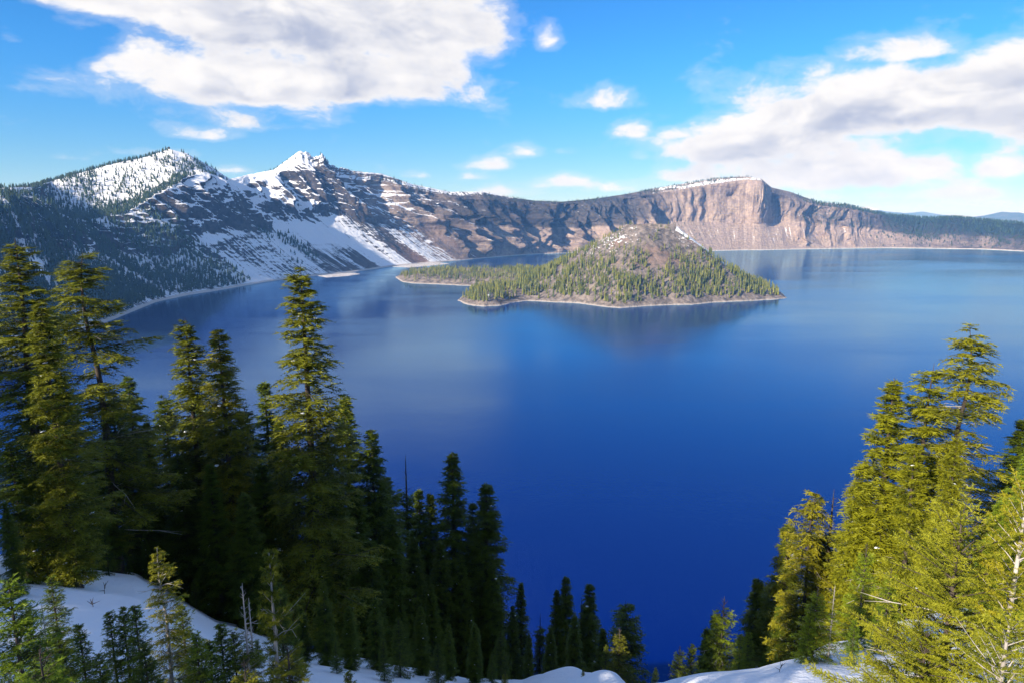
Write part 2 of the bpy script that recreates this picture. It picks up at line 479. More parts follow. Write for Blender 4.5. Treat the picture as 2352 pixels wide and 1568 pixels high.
# wall from shore to edge
a = s1[:, None]; ks, kz = ks_[None], kz_[None]
talus = kz * (0.72 * (a / ks) + 0.28 * (a / ks) ** 2)
cliff = kz + (1 - kz) * (1 - (1 - np.clip((a - ks) / (1 - ks), 0, 1)) ** 1.15)
zf = np.where(a < ks, talus, cliff)
run = np.hypot(E_[:, 0] - S_[:, 0], E_[:, 1] - S_[:, 1])
outd = np.stack([S_[:, 0] - E_[:, 0], S_[:, 1] - E_[:, 1]], -1) / run[:, None]
Xw = S_[None, :, 0] + a * (E_[:, 0] - S_[:, 0]); Yw = S_[None, :, 1] + a * (E_[:, 1] - S_[:, 1]); Zw = zf * E_[None, :, 2]
um = np.broadcast_to(dm_[None], Zw.shape); vm = Zw / np.sin(0.6)
T2 = np.broadcast_to(tt[None], Zw.shape)
cl = smooth(a - ks + 0.06, 0.0, 0.16)                     # 1 on the cliffs, 0 on the screes
wob = fbm(um / 260, vm / 300, 3, 3) * 0.9
# buttresses and gullies on the cliffs, shallow chutes on the screes
rib = ridged(um / 165 + wob, vm / 900, 21, 4, 0.55); rib = (rib - rib.mean()) / rib.std() * 0.30
rib2 = ridged(um / 55 + wob * 1.5, vm / 380, 31, 4, 0.55); rib2 = (rib2 - rib2.mean()) / rib2.std() * 0.28
scree = fbm(um / 60, vm / 900, 41, 4) * 5
mid = smooth(T2, 1010, 1130) * (1 - smooth(T2, 1540, 1600))                # gullied middle rim
llao = smooth(T2, 1560, 1610) * (1 - smooth(T2, 1775, 1800))
right = smooth(T2, 1780, 1850) * (1 - smooth(T2, 1990, 2080))
hilm = smooth(T2, 900, 960) * (1 - smooth(T2, 1120, 1180))
amp = (70 + 70 * mid + 45 * right + 55 * hilm) * np.ones_like(Zw) * (1 - 0.25 * llao)
env = np.clip(0.10 + 0.9 * cl, 0, 1) * smooth(a, 0.0, 0.25) + (mid * 0.9 + right * 0.8) * smooth(a, 0.03, 0.35) * (1 - cl)
push = env * (amp * rib + 30 * rib2) + scree * (1 - cl) * smooth(a, 0, .2)
# the tall buttress and alcove of the big cliff
push += llao * cl * (70 * np.exp(-((T2 - 1742) / 20) ** 2) - 55 * np.exp(-((T2 - 1690) / 34) ** 2) - 40 * np.exp(-((T2 - 1648) / 7) ** 2) + 25 * np.exp(-((T2 - 1665) / 10) ** 2))
push -= 120 * np.exp(-((T2 - 1800) / 20) ** 2) * smooth(a, 0.5, 0.8)
push += smooth(a, .15, .5) * 120 * np.exp(-((T2 - 1535) / 22) ** 2) * (a < 0.97)
# tan spurs running down to the water on the middle rim
for T0, hgt_, wd in ((1078, 60, 9), (1112, 85, 9), (1146, 70, 8), (1188, 110, 12), (1232, 80, 9), (1285, 110, 13), (1340, 90, 12), (1400, 110, 14), (1470, 100, 14), (1850, 90, 12), (1905, 80, 12), (1960, 80, 11)):
    wv_ = T2 - T0 + 26 * (a - 0.3) + 9 * fbm(vm / 120, vm * 0 + T0, 58, 3)
    push += hgt_ * np.maximum(0, 1 - np.abs(wv_) / (wd * 1.6)) ** 1.2 * smooth(a, 0.0, 0.22) * (1 - smooth(a, 0.62, 0.92))
# crags of the snowy peak
push += 40 * np.exp(-((T2 - 960) / 14) ** 2) * cl + 55 * np.exp(-((T2 - 1035) / 14) ** 2) * smooth(a, .4, .6) * fbm(um / 50, vm / 60, 88, 3)
fade_top = 1 - smooth(a, 0.93, 1.0) * 0.65
push = push * fade_top
Xw = Xw + outd[None, :, 0] * push; Yw = Yw + outd[None, :, 1] * push
# lava benches
bench = Zw / 26.0 + fbm(um / 210, vm / 500, 55, 3) * 1.4
saw = bench - np.floor(bench)
bamp = cl * (1 - 0.75 * llao) * smooth(fbm(um / 120, vm / 90, 61, 3), -0.2, 0.4)
Zw = Zw + bamp * (smooth(saw, 0.45, 1.0) - saw) * 11 * fade_top
Zw = Zw + fbm(um / 35, vm / 35, 71, 4) * 8.0 * (0.2 + cl) * smooth(a, 0.0, 0.1) * fade_top
Zw = Zw + fbm(um / 14, vm / 14, 72, 3) * 3.4 * (0.35 + 0.65 * cl) * smooth(a, 0.0, 0.1)
Zw[0] = -6.0
# upper flank from edge to skyline and the back slope
b_ = np.linspace(0, 1, ns2)[1:, None]
E2 = np.stack([Xw[-1], Yw[-1], Zw[-1]], -1)
Xu = E2[None, :, 0] + b_ * (K_[:, 0] - E2[:, 0]); Yu = E2[None, :, 1] + b_ * (K_[:, 1] - E2[:, 1])
Zu = E2[None, :, 2] + (K_[:, 2] - E2[:, 2]) * (0.35 * b_ + 0.65 * smooth(b_, 0, 1))
uu = np.broadcast_to(dm_[None], Zu.shape); vv = np.broadcast_to(b_ * 400, Zu.shape) + 900
T2u = np.broadcast_to(tt[None], Zu.shape)
hil = smooth(T2u, 880, 925) * (1 - smooth(T2u, 1000, 1060))
Zu = Zu + fbm(uu / 70, vv / 70, 81, 4) * 7 * np.sin(b_ * np.pi) + (ridged(uu / 30, vv / 50, 84, 3) - 0.55) * (5 + 38 * hil) * smooth(b_, 0.1, 0.8) * (0.25 + 0.75 * smooth(T2u, 600, 800)) * (1 - smooth(T2u, 1080, 1200) * .7)
c_ = np.linspace(0, 1, ns3 + 1)[1:, None]
Ktop = np.stack([Xu[-1], Yu[-1], Zu[-1]], -1)
Xb = Ktop[None, :, 0] - outd[None, :, 0] * c_ * 1500; Yb = Ktop[None, :, 1] - outd[None, :, 1] * c_ * 1500
Zb = Ktop[None, :, 2] - (c_ ** 0.9) * (Ktop[None, :, 2] + 120)
RX = np.concatenate([Xw, Xu, Xb]); RY = np.concatenate([Yw, Yu, Yb]); RZ = np.concatenate([Zw, Zu, Zb])
nr = len(RX)
# what covers the ground
a_all = np.concatenate([np.broadcast_to(a, Zw.shape), 1 + np.broadcast_to(b_, Zu.shape), 2 + np.broadcast_to(c_, Zb.shape)])
TT = np.broadcast_to(tt[None], RX.shape)
U = np.broadcast_to(dm_[None], RX.shape); Vv = np.concatenate([vm, vv + 0 * Zu, np.full(Zb.shape, 1400.0)])
SN = np.broadcast_to(sn_[None], RX.shape).copy(); TN = np.broadcast_to(tn_[None], RX.shape).copy(); RD = np.broadcast_to(rd_[None], RX.shape).copy()
KS = np.broadcast_to(ks_[None], RX.shape)
scr = 1 - smooth(a_all - KS, -0.02, 0.08)
patch = fbm(U / 420, Vv / 500, 91, 3); patch2 = fbm(U / 130, Vv / 600, 92, 3)
low = 1 - smooth(a_all, 0.02, 0.55 + 0.35 * patch2)
SN += scr * 0.02 + 0.14 * smooth(TT, 560, 640) * (1 - smooth(TT, 760, 800)) * (1 - scr) - low * 0.72 * smooth(TT, 560, 640) * (0.35 + 1.1 * smooth(patch2, -0.2, 0.35))
SN += 0.10 * smooth(a_all, 1.0, 1.2) * (TT < 900) - 0.25 * smooth(a_all, .3, .9) * smooth(TT, 1000, 1100) * 0.3
SN += 0.40 * smooth(a_all, 1.1, 1.5) * smooth(TT, 780, 900) * (1 - smooth(TT, 1120, 1220)) + 0.30 * smooth(a_all, 1.5, 1.9) * smooth(TT, 1150, 1200) * (1 - smooth(TT, 1250, 1330))
SN -= 0.55 * smooth(a_all, 0.85, 1.1) * smooth(TT, 925, 955) * (1 - smooth(TT, 1060, 1120)) * smooth(fbm(U / 90, Vv / 140, 97, 4), -0.25, 0.15)
SN += 0.55 * smooth(a_all, 1.02, 1.3) * smooth(TT, 1540, 1580) * (1 - smooth(TT, 1740, 1760)) * smooth(fbm(U / 90, Vv / 60, 99, 3), -0.5, 0.2)
RD *= scr; RD += 0.5 * low * smooth(TT, 640, 720) * (1 - smooth(TT, 1000, 1060))
TN -= 0.25 * (1 - scr) * (1 - llao.max(0)[None]) * smooth(TT, 1050, 1150)
TN += 0.42 * scr * smooth(TT, 1090, 1180) * (1 - smooth(TT, 1440, 1480)) + 0.15 * smooth(TT, 1540, 1600) * scr
WD = np.zeros_like(RX)
inside = (a_all < 1.0)
gully = smooth(ridged(U / 95 + 0.6 * fbm(U / 300, Vv / 300, 93, 2), Vv / 2600, 94, 3), 0.70, 0.84)
WD += 0.95 * smooth(TT, -200, 100) * (1 - smooth(TT, 500, 620)) * (a_all < 1.0) * smooth(patch + 0.45 * smooth(-a_all, -.6, -.15) - 0.25 * smooth(TT, 420, 520), -0.25, 0.20)
WD *= 1 - 0.85 * gully * (TT < 720)
SN += 0.30 * gully * (TT < 620) * inside
SN -= 0.22 * WD * (TT < 720)
SN += 0.20 * smooth(TT, 380, 460) * (1 - smooth(TT, 600, 680)) * smooth(a_all, .3, .7) * (a_all < 1) + 0.08 * smooth(TT, 470, 560) * (1 - smooth(TT, 640, 700)) * scr
WD += 0.55 * smooth(TT, 1990, 2080) * (0.35 + 0.65 * smooth(a_all, 0.25, 0.6)) + 0.3 * smooth(TT, 1830, 1900) * smooth(a_all, .55, .8) * smooth(patch, -.1, .3)
WD += 0.35 * smooth(TT, 1180, 1240) * (1 - smooth(TT, 1480, 1530)) * smooth(a_all, .5, .8)
BE = (1 - smooth(RZ, 2.0, 7.0 + 5 * (TT < 1060))) * 0.9
rim_place = np.stack([U.ravel(), Vv.ravel()], -1)
rim_me = mesh_from('caldera_rim', np.stack([RX, RY, RZ], -1).reshape(-1, 3), grid_faces(nr, nt), rim_material(),
                   dict(snow=SN, tan=TN, red=RD, wood=WD, beach=BE), rim_place)
add('caldera_rim', rim_me, kind='structure', label='snowy and rocky caldera wall round the far side of the lake', category='mountain')

# ------------------------------------------------------------------ outer land and far hills
def plain_land(name, c1, c2, scale, snow=None):
    m, N, b = material(name)
    geo = N.new('ShaderNodeNewGeometry'); P = geo.outputs['Position']
    n = N.noise(P, scale, 5.0, 0.6)
    c = N.mix(N.ramp(n, 0.35, 0.65), c1, c2)
    if snow is not None:
        z = N.xyz(P)[2]
        f = N.ramp(N.math('ADD', z, N.math('MULTIPLY', N.math('SUBTRACT', n, 0.5), 700)), snow, snow + 150)
        c = N.mix(f, c, (0.8, 0.82, 0.85))
    N.put(b.inputs['Base Color'], c); b.inputs['Roughness'].default_value = 0.9
    return m

m_ground = plain_land('outer_forest_floor', (0.03, 0.045, 0.03), (0.06, 0.07, 0.045), 0.002)
ang = np.linspace(0, 2 * np.pi, 73)[:-1]
rings = [np.stack([np.cos(ang) * r, 1500 + np.sin(ang) * r, np.full(72, -150.0)], -1) for r in (60, 8000, 25000, 56000)]
fs = []
for k in range(3):
    for i in range(72):
        j = (i + 1) % 72; fs.append([k * 72 + i, k * 72 + j, (k + 1) * 72 + j, (k + 1) * 72 + i])
add('ground', mesh_from('ground', np.concatenate(rings), fs, m_ground), kind='structure', label='wooded lowland beyond the crater', category='ground')

def far_hill(name, pts, Y, depth, mat, label, seed):
    """a ridge with real width, its crest at the given picture points"""
    px = np.array([p[0] for p in pts], float); py = np.array([p[1] for p in pts], float)
    n = 160; u = np.linspace(px[0], px[-1], n); crest = at(u, np.interp(u, px, py), Y)
    rows = []
    for k, w in enumerate(np.linspace(-1, 1, 15)):
        f = (1 - abs(w)) ** 1.2
        nn = fbm(crest[:, 0] / 900 + 3.1 * w * 3, np.full(n, w * 3.0), seed, 4) * 90 * (1 - abs(w)) * (abs(w) > 0.01) + fbm(crest[:, 0] / 250, np.full(n, 0.3), seed + 7, 3) * 18
        rows.append(np.stack([crest[:, 0], crest[:, 1] + w * depth, -170 + (crest[:, 2] + 170) * f + nn * f], -1))
    add(name, mesh_from(name, np.concatenate(rows), grid_faces(15, n), mat), kind='structure', label=label, category='hill')

far_hill('hill', [(2190, 530), (2240, 512), (2262, 496), (2300, 487), (2340, 489), (2400, 498), (2480, 520), (2520, 535)], 17000, 4000,
         plain_land('hill_wood', (0.03, 0.05, 0.04), (0.10, 0.10, 0.09), 0.004), 'rounded dark hill behind the far rim', 5)
far_hill('mountain_range', [(1930, 520), (1980, 494), (2010, 483), (2040, 486), (2075, 490), (2120, 487), (2170, 495), (2215, 508), (2260, 520)], 26000, 6000,
         plain_land('range_snow', (0.05, 0.07, 0.07), (0.12, 0.13, 0.13), 0.002, 430), 'distant mountain range dusted with snow', 9)
far_hill('snowy_peak', [(1935, 505), (1960, 487), (1984, 477), (1996, 475), (2008, 483), (2030, 490), (2060, 505)], 38000, 5000,
         plain_land('peak_snow', (0.10, 0.11, 0.12), (0.2, 0.2, 0.21), 0.002, 250), 'distant white snow peak on the horizon', 15)

# ------------------------------------------------------------------ island
def isl_pts():
    near = [(1052, 690), (1064, 697), (1084, 702), (1115, 704), (1150, 702), (1185, 694), (1210, 691), (1265, 694), (1330, 697), (1380, 704), (1425, 708),
            (1475, 704), (1530, 701), (1590, 700), (1640, 695), (1690, 693), (1745, 690), (1780, 688), (1808, 685)]
    back = [(930, 2330), (960, 2480), (880, 2720), (700, 2880), (470, 2950), (280, 2960), (130, 3010)]
    arm = [(1200, 627), (1120, 627), (1040, 626), (975, 624), (935, 629), (908, 637), (925, 648), (950, 651), (1000, 653), (1060, 656), (1110, 658), (1165, 660), (1190, 659), (1172, 664), (1120, 668), (1078, 672), (1062, 681)]
    a = [on_water(*p)[:2] for p in near] + [np.array(p, float) for p in back] + [on_water(*p)[:2] for p in arm]
    return np.array(a)
IP = isl_pts()

def poly_sdf(x, y, P):
    """distance to the shoreline, positive inside"""
    d = np.full(x.shape, 1e9); ins = np.zeros(x.shape, bool)
    for i in range(len(P)):
        ax, ay = P[i]; bx, by = P[(i + 1) % len(P)]
        ex, ey = bx - ax, by - ay; L = ex * ex + ey * ey
        t = np.clip(((x - ax) * ex + (y - ay) * ey) / L, 0, 1)
        d = np.minimum(d, np.hypot(x - ax - t * ex, y - ay - t * ey))
        c = ((ay > y) != (by > y)) & (x < (bx - ax) * (y - ay) / (by - ay + 1e-12) + ax)
        ins ^= c
    return np.where(ins, d, -d)

ICX, ICY = 490.0, 2430.0
def island_z(x, y):
    sd = poly_sdf(x, y, IP) + fbm(x / 22, y / 22, 201, 3) * 5
    r = np.hypot(x - ICX, y - ICY); th = np.arctan2(y - ICY, x - ICX)
    rr = r * (1 + 0.05 * fbm(np.cos(th) * 3, np.sin(th) * 3, 205, 3))
    side = 0.5 + 0.5 * np.cos(th)                       # 1 towards the right
    slope = 0.58 + 0.15 * side
    rim = 82.0
    cone = 230 - np.maximum(rr - rim, 0) * slope - np.maximum(rim - rr, 0) * 0.36 + 5 * np.exp(-((rr - rim) / 14) ** 2)
    cone -= 9 * np.exp(-(np.angle(np.exp(1j * (th + 1.9))) / 0.45) ** 2) * np.exp(-((rr - rim) / 30) ** 2)
    cone += fbm(x / 30, y / 30, 211, 4) * 3.0
    apron = 2.0 + 26 * (1 - np.exp(-np.maximum(sd, 0) / 95)) + ridged(x / 45, y / 45, 221, 4) * 13 * smooth(sd, 5, 60) + fbm(x / 14, y / 14, 231, 3) * 2.5 * smooth(sd, 2, 20)
    k = 9.0
    h = np.clip(0.5 + 0.5 * (cone - apron) / k, 0, 1)
    z = apron + (cone - apron) * h + k * h * (1 - h)
    # the bare lava knob on the near point
    z = z + 15 * np.exp(-(((x + 62) / 22) ** 2 + ((y - 2055) / 24) ** 2))
    return np.where(sd > 0, np.minimum(z, 0.3 + sd * 0.75), np.maximum(sd * 0.4, -8)), sd, r, th

gx = np.arange(-530, 1010, 3.6); gy = np.arange(1940, 3140, 3.6)
GX, GY = np.meshgrid(gx, gy)
GZ, GSD, GR, GTH = island_z(GX, GY)

def island_material():
    m, N, b = material('island_cinder')
    geo = N.new('ShaderNodeNewGeometry'); P = geo.outputs['Position']; nz = N.xyz(geo.outputs['Normal'])[2]
    snow = N.attr('snow'); beach = N.attr('beach'); red = N.attr('red')
    n = N.noise(P, 0.06, 6.0, 0.65); n2 = N.noise(P, 0.4, 3.0, 0.6)
    c = N.mix(N.ramp(n, 0.35, 0.65), (0.10, 0.085, 0.075), (0.26, 0.215, 0.185))
    c = N.mix(N.ramp(N.math('ADD', red, N.math('SUBTRACT', n, 0.5)), 0.3, 0.7), c, N.mix(n2, (0.17, 0.115, 0.09), (0.27, 0.19, 0.15)))
    s = N.math('ADD', snow, N.math('MULTIPLY', N.math('SUBTRACT', N.noise(P, 0.11, 4.0, 0.6), 0.5), 1.5))
    c = N.mix(N.ramp(s, 0.48, 0.58), c, (0.76, 0.77, 0.80))
    c = N.mix(beach, c, (0.46, 0.41, 0.37))
    N.put(b.inputs['Base Color'], c); b.inputs['Roughness'].default_value = 0.9; b.inputs['Specular IOR Level'].default_value = 0.15
    bp = N.new('ShaderNodeBump'); bp.inputs['Strength'].default_value = 0.8; bp.inputs['Distance'].default_value = 1.0
    N.l.new(N.math('ADD', N.math('MULTIPLY', n, 8.0), N.math('MULTIPLY', n2, 2.0)), bp.inputs['Height'])
    N.l.new(bp.outputs[0], b.inputs['Normal'])
    return m

i_snow = 0.40 * smooth(GZ, 90, 190) * (0.75 + 0.45 * fbm(GX / 80, GY / 80, 241, 2))
i_snow += 0.85 * smooth(GZ, 80, 110) * smooth(np.cos(GTH + 0.16), 0.925, 0.97) * (GR > 86) + 0.12 * smooth(GZ, 50, 110) * smooth(-np.cos(GTH - 0.2), 0.75, 0.95)
i_snow -= 0.5 * np.exp(-(((GX - ICX - 20) / 45) ** 2 + ((GZ - 150) / 40) ** 2))
i_beach = (1 - smooth(GZ, 1.2, 3.2)) * 0.9
i_red = 0.55 * smooth(GZ, 60, 120) * smooth(fbm(GX / 70, GY / 70, 245, 3), -0.3, 0.3)
keep = GSD > -14
idx = -np.ones(GX.size, int); fcs = grid_faces(*GX.shape)
fk = keep.ravel()[fcs].all(1); fcs = fcs[fk]; used = np.unique(fcs); idx[used] = np.arange(len(used))
V = np.stack([GX, GY, GZ], -1).reshape(-1, 3)[used]
add('cinder_cone_island', mesh_from('cinder_cone_island', V, idx[fcs], island_material(),
    dict(snow=i_snow.ravel()[used], beach=i_beach.ravel()[used], red=i_red.ravel()[used])), kind='structure',
    label='wooded cinder cone island with a snow-dusted crater top', category='island')

# low gravel bars along the left shore
def gravel_bar(pts, seed):
    P = np.array([on_water(*p)[:2] for p in pts])
    lo, hi = P.min(0) - 10, P.max(0) + 10
    x, y = np.meshgrid(np.arange(lo[0], hi[0], 6), np.arange(lo[1], hi[1], 6))
    sd = poly_sdf(x, y, P) + fbm(x / 25, y / 25, seed, 3) * 8
    z = np.where(sd > 0, np.minimum(sd * 0.12, 2.2), np.maximum(sd * 0.2, -3))
    m, N, b = material('pale_gravel')
    g = N.new('ShaderNodeNewGeometry')
    n = N.noise(g.outputs['Position'], 0.15, 5.0, 0.6)
    N.put(b.inputs['Base Color'], N.mix(N.ramp(n, 0.4, 0.6), (0.32, 0.28, 0.25), (0.72, 0.70, 0.70)))
    add('gravel_bar', mesh_from('gravel_bar', np.stack([x, y, z], -1).reshape(-1, 3), grid_faces(*x.shape), m), kind='structure')
gravel_bar([(730, 634), (770, 629), (815, 627), (828, 630), (800, 634), (750, 638)], 301)
gravel_bar([(900, 613), (950, 607), (1010, 603), (1032, 606), (1000, 610), (940, 615)], 303)

# ------------------------------------------------------------------ near slope under the viewpoint
def px_az(px): return np.degrees(np.arctan2(px - CX, FPX * 1.0 / cP * 0.985))
_t = np.array([  # azimuth (deg), first slope, length of it, second slope
 (-180, -3, 90, -3), (-130, -3, 90, -3), (-95, -6, 110, -2), (-70, 3, 90, 12), (-55, 12, 70, 26), (-45, 17, 62, 34),
 (-36.0, 20.3, 58, 36), (-31, 22.4, 54, 38), (-25.5, 27.0, 50, 40), (-19, 30.5, 52, 41), (-11, 32.8, 50, 42), (-4, 34.2, 48, 42),
 (1, 34.0, 46, 44), (5, 32.0, 36, 46), (11, 29.0, 17, 48), (14, 26.8, 15, 49), (17, 25.4, 15, 49), (22, 24.3, 16, 48), (25.5, 23.4, 18, 46),
 (29, 23.2, 22, 42), (33, 22.4, 28, 40), (38.5, 20.6, 40, 36), (45, 17, 50, 34), (60, 10, 60, 26), (90, -1, 90, 4), (130, -3, 90, -3), (180, -3, 90, -3)], float)

def near_z(x, y, detail=True):
    x = np.asarray(x, float); y = np.asarray(y, float)
    r = np.hypot(x, y); a = np.degrees(np.arctan2(x, y))
    t1 = np.tan(np.radians(np.interp(a, _t[:, 0], _t[:, 1]))); L = np.interp(a, _t[:, 0], _t[:, 2]); t2 = np.tan(np.radians(np.interp(a, _t[:, 0], _t[:, 3])))
    k = 0.10 * L
    sp = k * np.logaddexp(0, (r - L) / k)                    # rounded lip
    z = 277.0 - t1 * r - (t2 - t1) * sp
    front = smooth(y, -10, 40)
    z = z - front * np.maximum(r - 130, 0) * 0.12
    if detail:
        w = smooth(r, 1.5, 9)
        z = z + w * (fbm(x / 9, y / 9, 401, 4) * 0.45 + fbm(x / 2.2, y / 2.2, 405, 3) * 0.12)
    return z

def snow_material():
    m, N, b = material('slope_snow')
    geo = N.new('ShaderNodeNewGeometry'); P = geo.outputs['Position']; nz = N.xyz(geo.outputs['Normal'])[2]
    n = N.noise(P, 0.7, 6.0, 0.6); n2 = N.noise(P, 6.0, 4.0, 0.6); n3 = N.noise(P, 0.16, 5.0, 0.6)
    dirt = N.ramp(N.math('ADD', N.math('MULTIPLY', n3, 0.7), N.math('MULTIPLY', n2, 0.3)), 0.60, 0.70)
    rock = N.mix(n2, (0.035, 0.028, 0.024), (0.10, 0.085, 0.07))
    c = N.mix(N.math('MULTIPLY', N.ramp(n2, 0.62, 0.75), 0.10), (0.88, 0.89, 0.92), (0.45, 0.40, 0.35))
    bare = N.math('MAXIMUM', N.ramp(nz, 0.66, 0.58), N.math('MULTIPLY', dirt, N.ramp(nz, 0.86, 0.78)))
    c = N.mix(bare, c, rock)
    N.put(b.inputs['Base Color'], c); b.inputs['Roughness'].default_value = 0.65
    b.inputs['Specular IOR Level'].default_value = 0.25
    bp = N.new('ShaderNodeBump'); bp.inputs['Strength'].default_value = 0.6; bp.inputs['Distance'].default_value = 0.25
    N.l.new(N.math('ADD', n, N.math('MULTIPLY', n2, 0.25)), bp.inputs['Height']); N.l.new(bp.outputs[0], b.inputs['Normal'])
    return m
azs = np.radians(np.concatenate([np.linspace(-180, -48, 60, endpoint=False), np.linspace(-48, 48, 420, endpoint=False), np.linspace(48, 180, 60)]))
rs = np.concatenate([[0.0], np.geomspace(0.6, 700, 210)])
RR, AA = np.meshgrid(rs, azs, indexing='ij')
NX, NY = RR * np.sin(AA), RR * np.cos(AA)
NZ = np.maximum(near_z(NX, NY), -25)
add('snow_slope', mesh_from('snow_slope', np.stack([NX, NY, NZ], -1).reshape(-1, 3), grid_faces(*NX.shape)[:, ::-1], snow_material()), kind='structure',
    label='steep snow-covered slope falling from the viewpoint to the lake', category='ground')

# ------------------------------------------------------------------ conifers
def foliage_material(name, c_dark, c_light, trans=0.3, scale=0.6):
    m, N, b = material(name)
    oi = N.new('ShaderNodeObjectInfo'); geo = N.new('ShaderNodeNewGeometry')
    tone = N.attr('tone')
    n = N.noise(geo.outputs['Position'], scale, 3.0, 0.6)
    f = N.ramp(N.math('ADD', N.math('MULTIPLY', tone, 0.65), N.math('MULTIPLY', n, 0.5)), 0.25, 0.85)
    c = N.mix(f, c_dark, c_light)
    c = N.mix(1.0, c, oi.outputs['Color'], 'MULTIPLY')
    N.put(b.inputs['Base Color'], c); b.inputs['Roughness'].default_value = 0.55
    b.inputs['Specular IOR Level'].default_value = 0.25
    tr = N.new('ShaderNodeBsdfTranslucent'); N.put(tr.inputs[0], c)
    mx = N.new('ShaderNodeMixShader'); mx.inputs[0].default_value = trans
    out = [k for k in N.n if k.type == 'OUTPUT_MATERIAL'][0]
    N.l.new(b.outputs[0], mx.inputs[1]); N.l.new(tr.outputs[0], mx.inputs[2]); N.l.new(mx.outputs[0], out.inputs['Surface'])
    return m

def bark_material(name, c1, c2, scale=6.0):
    m, N, b = material(name)
    geo = N.new('ShaderNodeNewGeometry')
    n = N.noise(N.vmath('MULTIPLY', geo.outputs['Position'], (1, 1, 0.25)), scale, 5.0, 0.65)
    N.put(b.inputs['Base Color'], N.mix(N.ramp(n, 0.35, 0.65), c1, c2)); b.inputs['Roughness'].default_value = 0.9
    bp = N.new('ShaderNodeBump'); bp.inputs['Strength'].default_value = 0.7; bp.inputs['Distance'].default_value = 0.03
    N.l.new(n, bp.inputs['Height']); N.l.new(bp.outputs[0], b.inputs['Normal'])
    return m

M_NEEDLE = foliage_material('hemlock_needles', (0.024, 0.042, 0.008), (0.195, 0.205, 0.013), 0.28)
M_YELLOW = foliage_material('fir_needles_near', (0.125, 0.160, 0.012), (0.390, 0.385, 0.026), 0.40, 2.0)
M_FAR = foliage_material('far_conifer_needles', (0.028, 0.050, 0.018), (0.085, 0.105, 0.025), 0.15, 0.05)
M_BARK = bark_material('hemlock_bark', (0.030, 0.022, 0.018), (0.085, 0.065, 0.050))
M_PALE = bark_material('weathered_wood', (0.26, 0.23, 0.20), (0.48, 0.44, 0.40), 9.0)
M_SNOWCLUMP, _N, _b = material('clinging_snow')
_b.inputs['Base Color'].default_value = (0.86, 0.88, 0.92, 1); _b.inputs['Roughness'].default_value = 0.6

def unit(v): return v / np.maximum(np.linalg.norm(v, axis=-1, keepdims=True), 1e-9)

def tubes(P, R, sides):
    """P (n,k,3) axes, R (n,k) radii -> triangles"""
    n, k, _ = P.shape
    T = unit(np.gradient(P, axis=1)) if k > 2 else np.repeat(unit(P[:, 1:] - P[:, :1]), 2, 1)
    ref = np.where(np.abs(T[..., 2:3]) > 0.8, np.array([1., 0, 0]), np.array([0, 0, 1.]))
    A = unit(np.cross(T, ref)); B = np.cross(T, A)
    th = np.arange(sides) * 2 * np.pi / sides
    V = P[:, :, None] + R[:, :, None, None] * (A[:, :, None] * np.cos(th)[:, None] + B[:, :, None] * np.sin(th)[:, None])
    i = np.arange(k - 1)[:, None] * sides; j = np.arange(sides)[None]; j2 = (j + 1) % sides
    q = np.stack([i + j, i + j2, i + sides + j2, i + sides + j], -1).reshape(-1, 4)
    t = np.concatenate([q[:, [0, 1, 2]], q[:, [0, 2, 3]]])
    F = (t[None] + (np.arange(n) * k * sides)[:, None, None]).reshape(-1, 3)
    return V.reshape(-1, 3), F

def join(parts):
    Vs, Fs, o = [], [], 0
    for V, F in parts:
        Vs.append(V); Fs.append(F + o); o += len(V)
    return np.concatenate(Vs), np.concatenate(Fs)

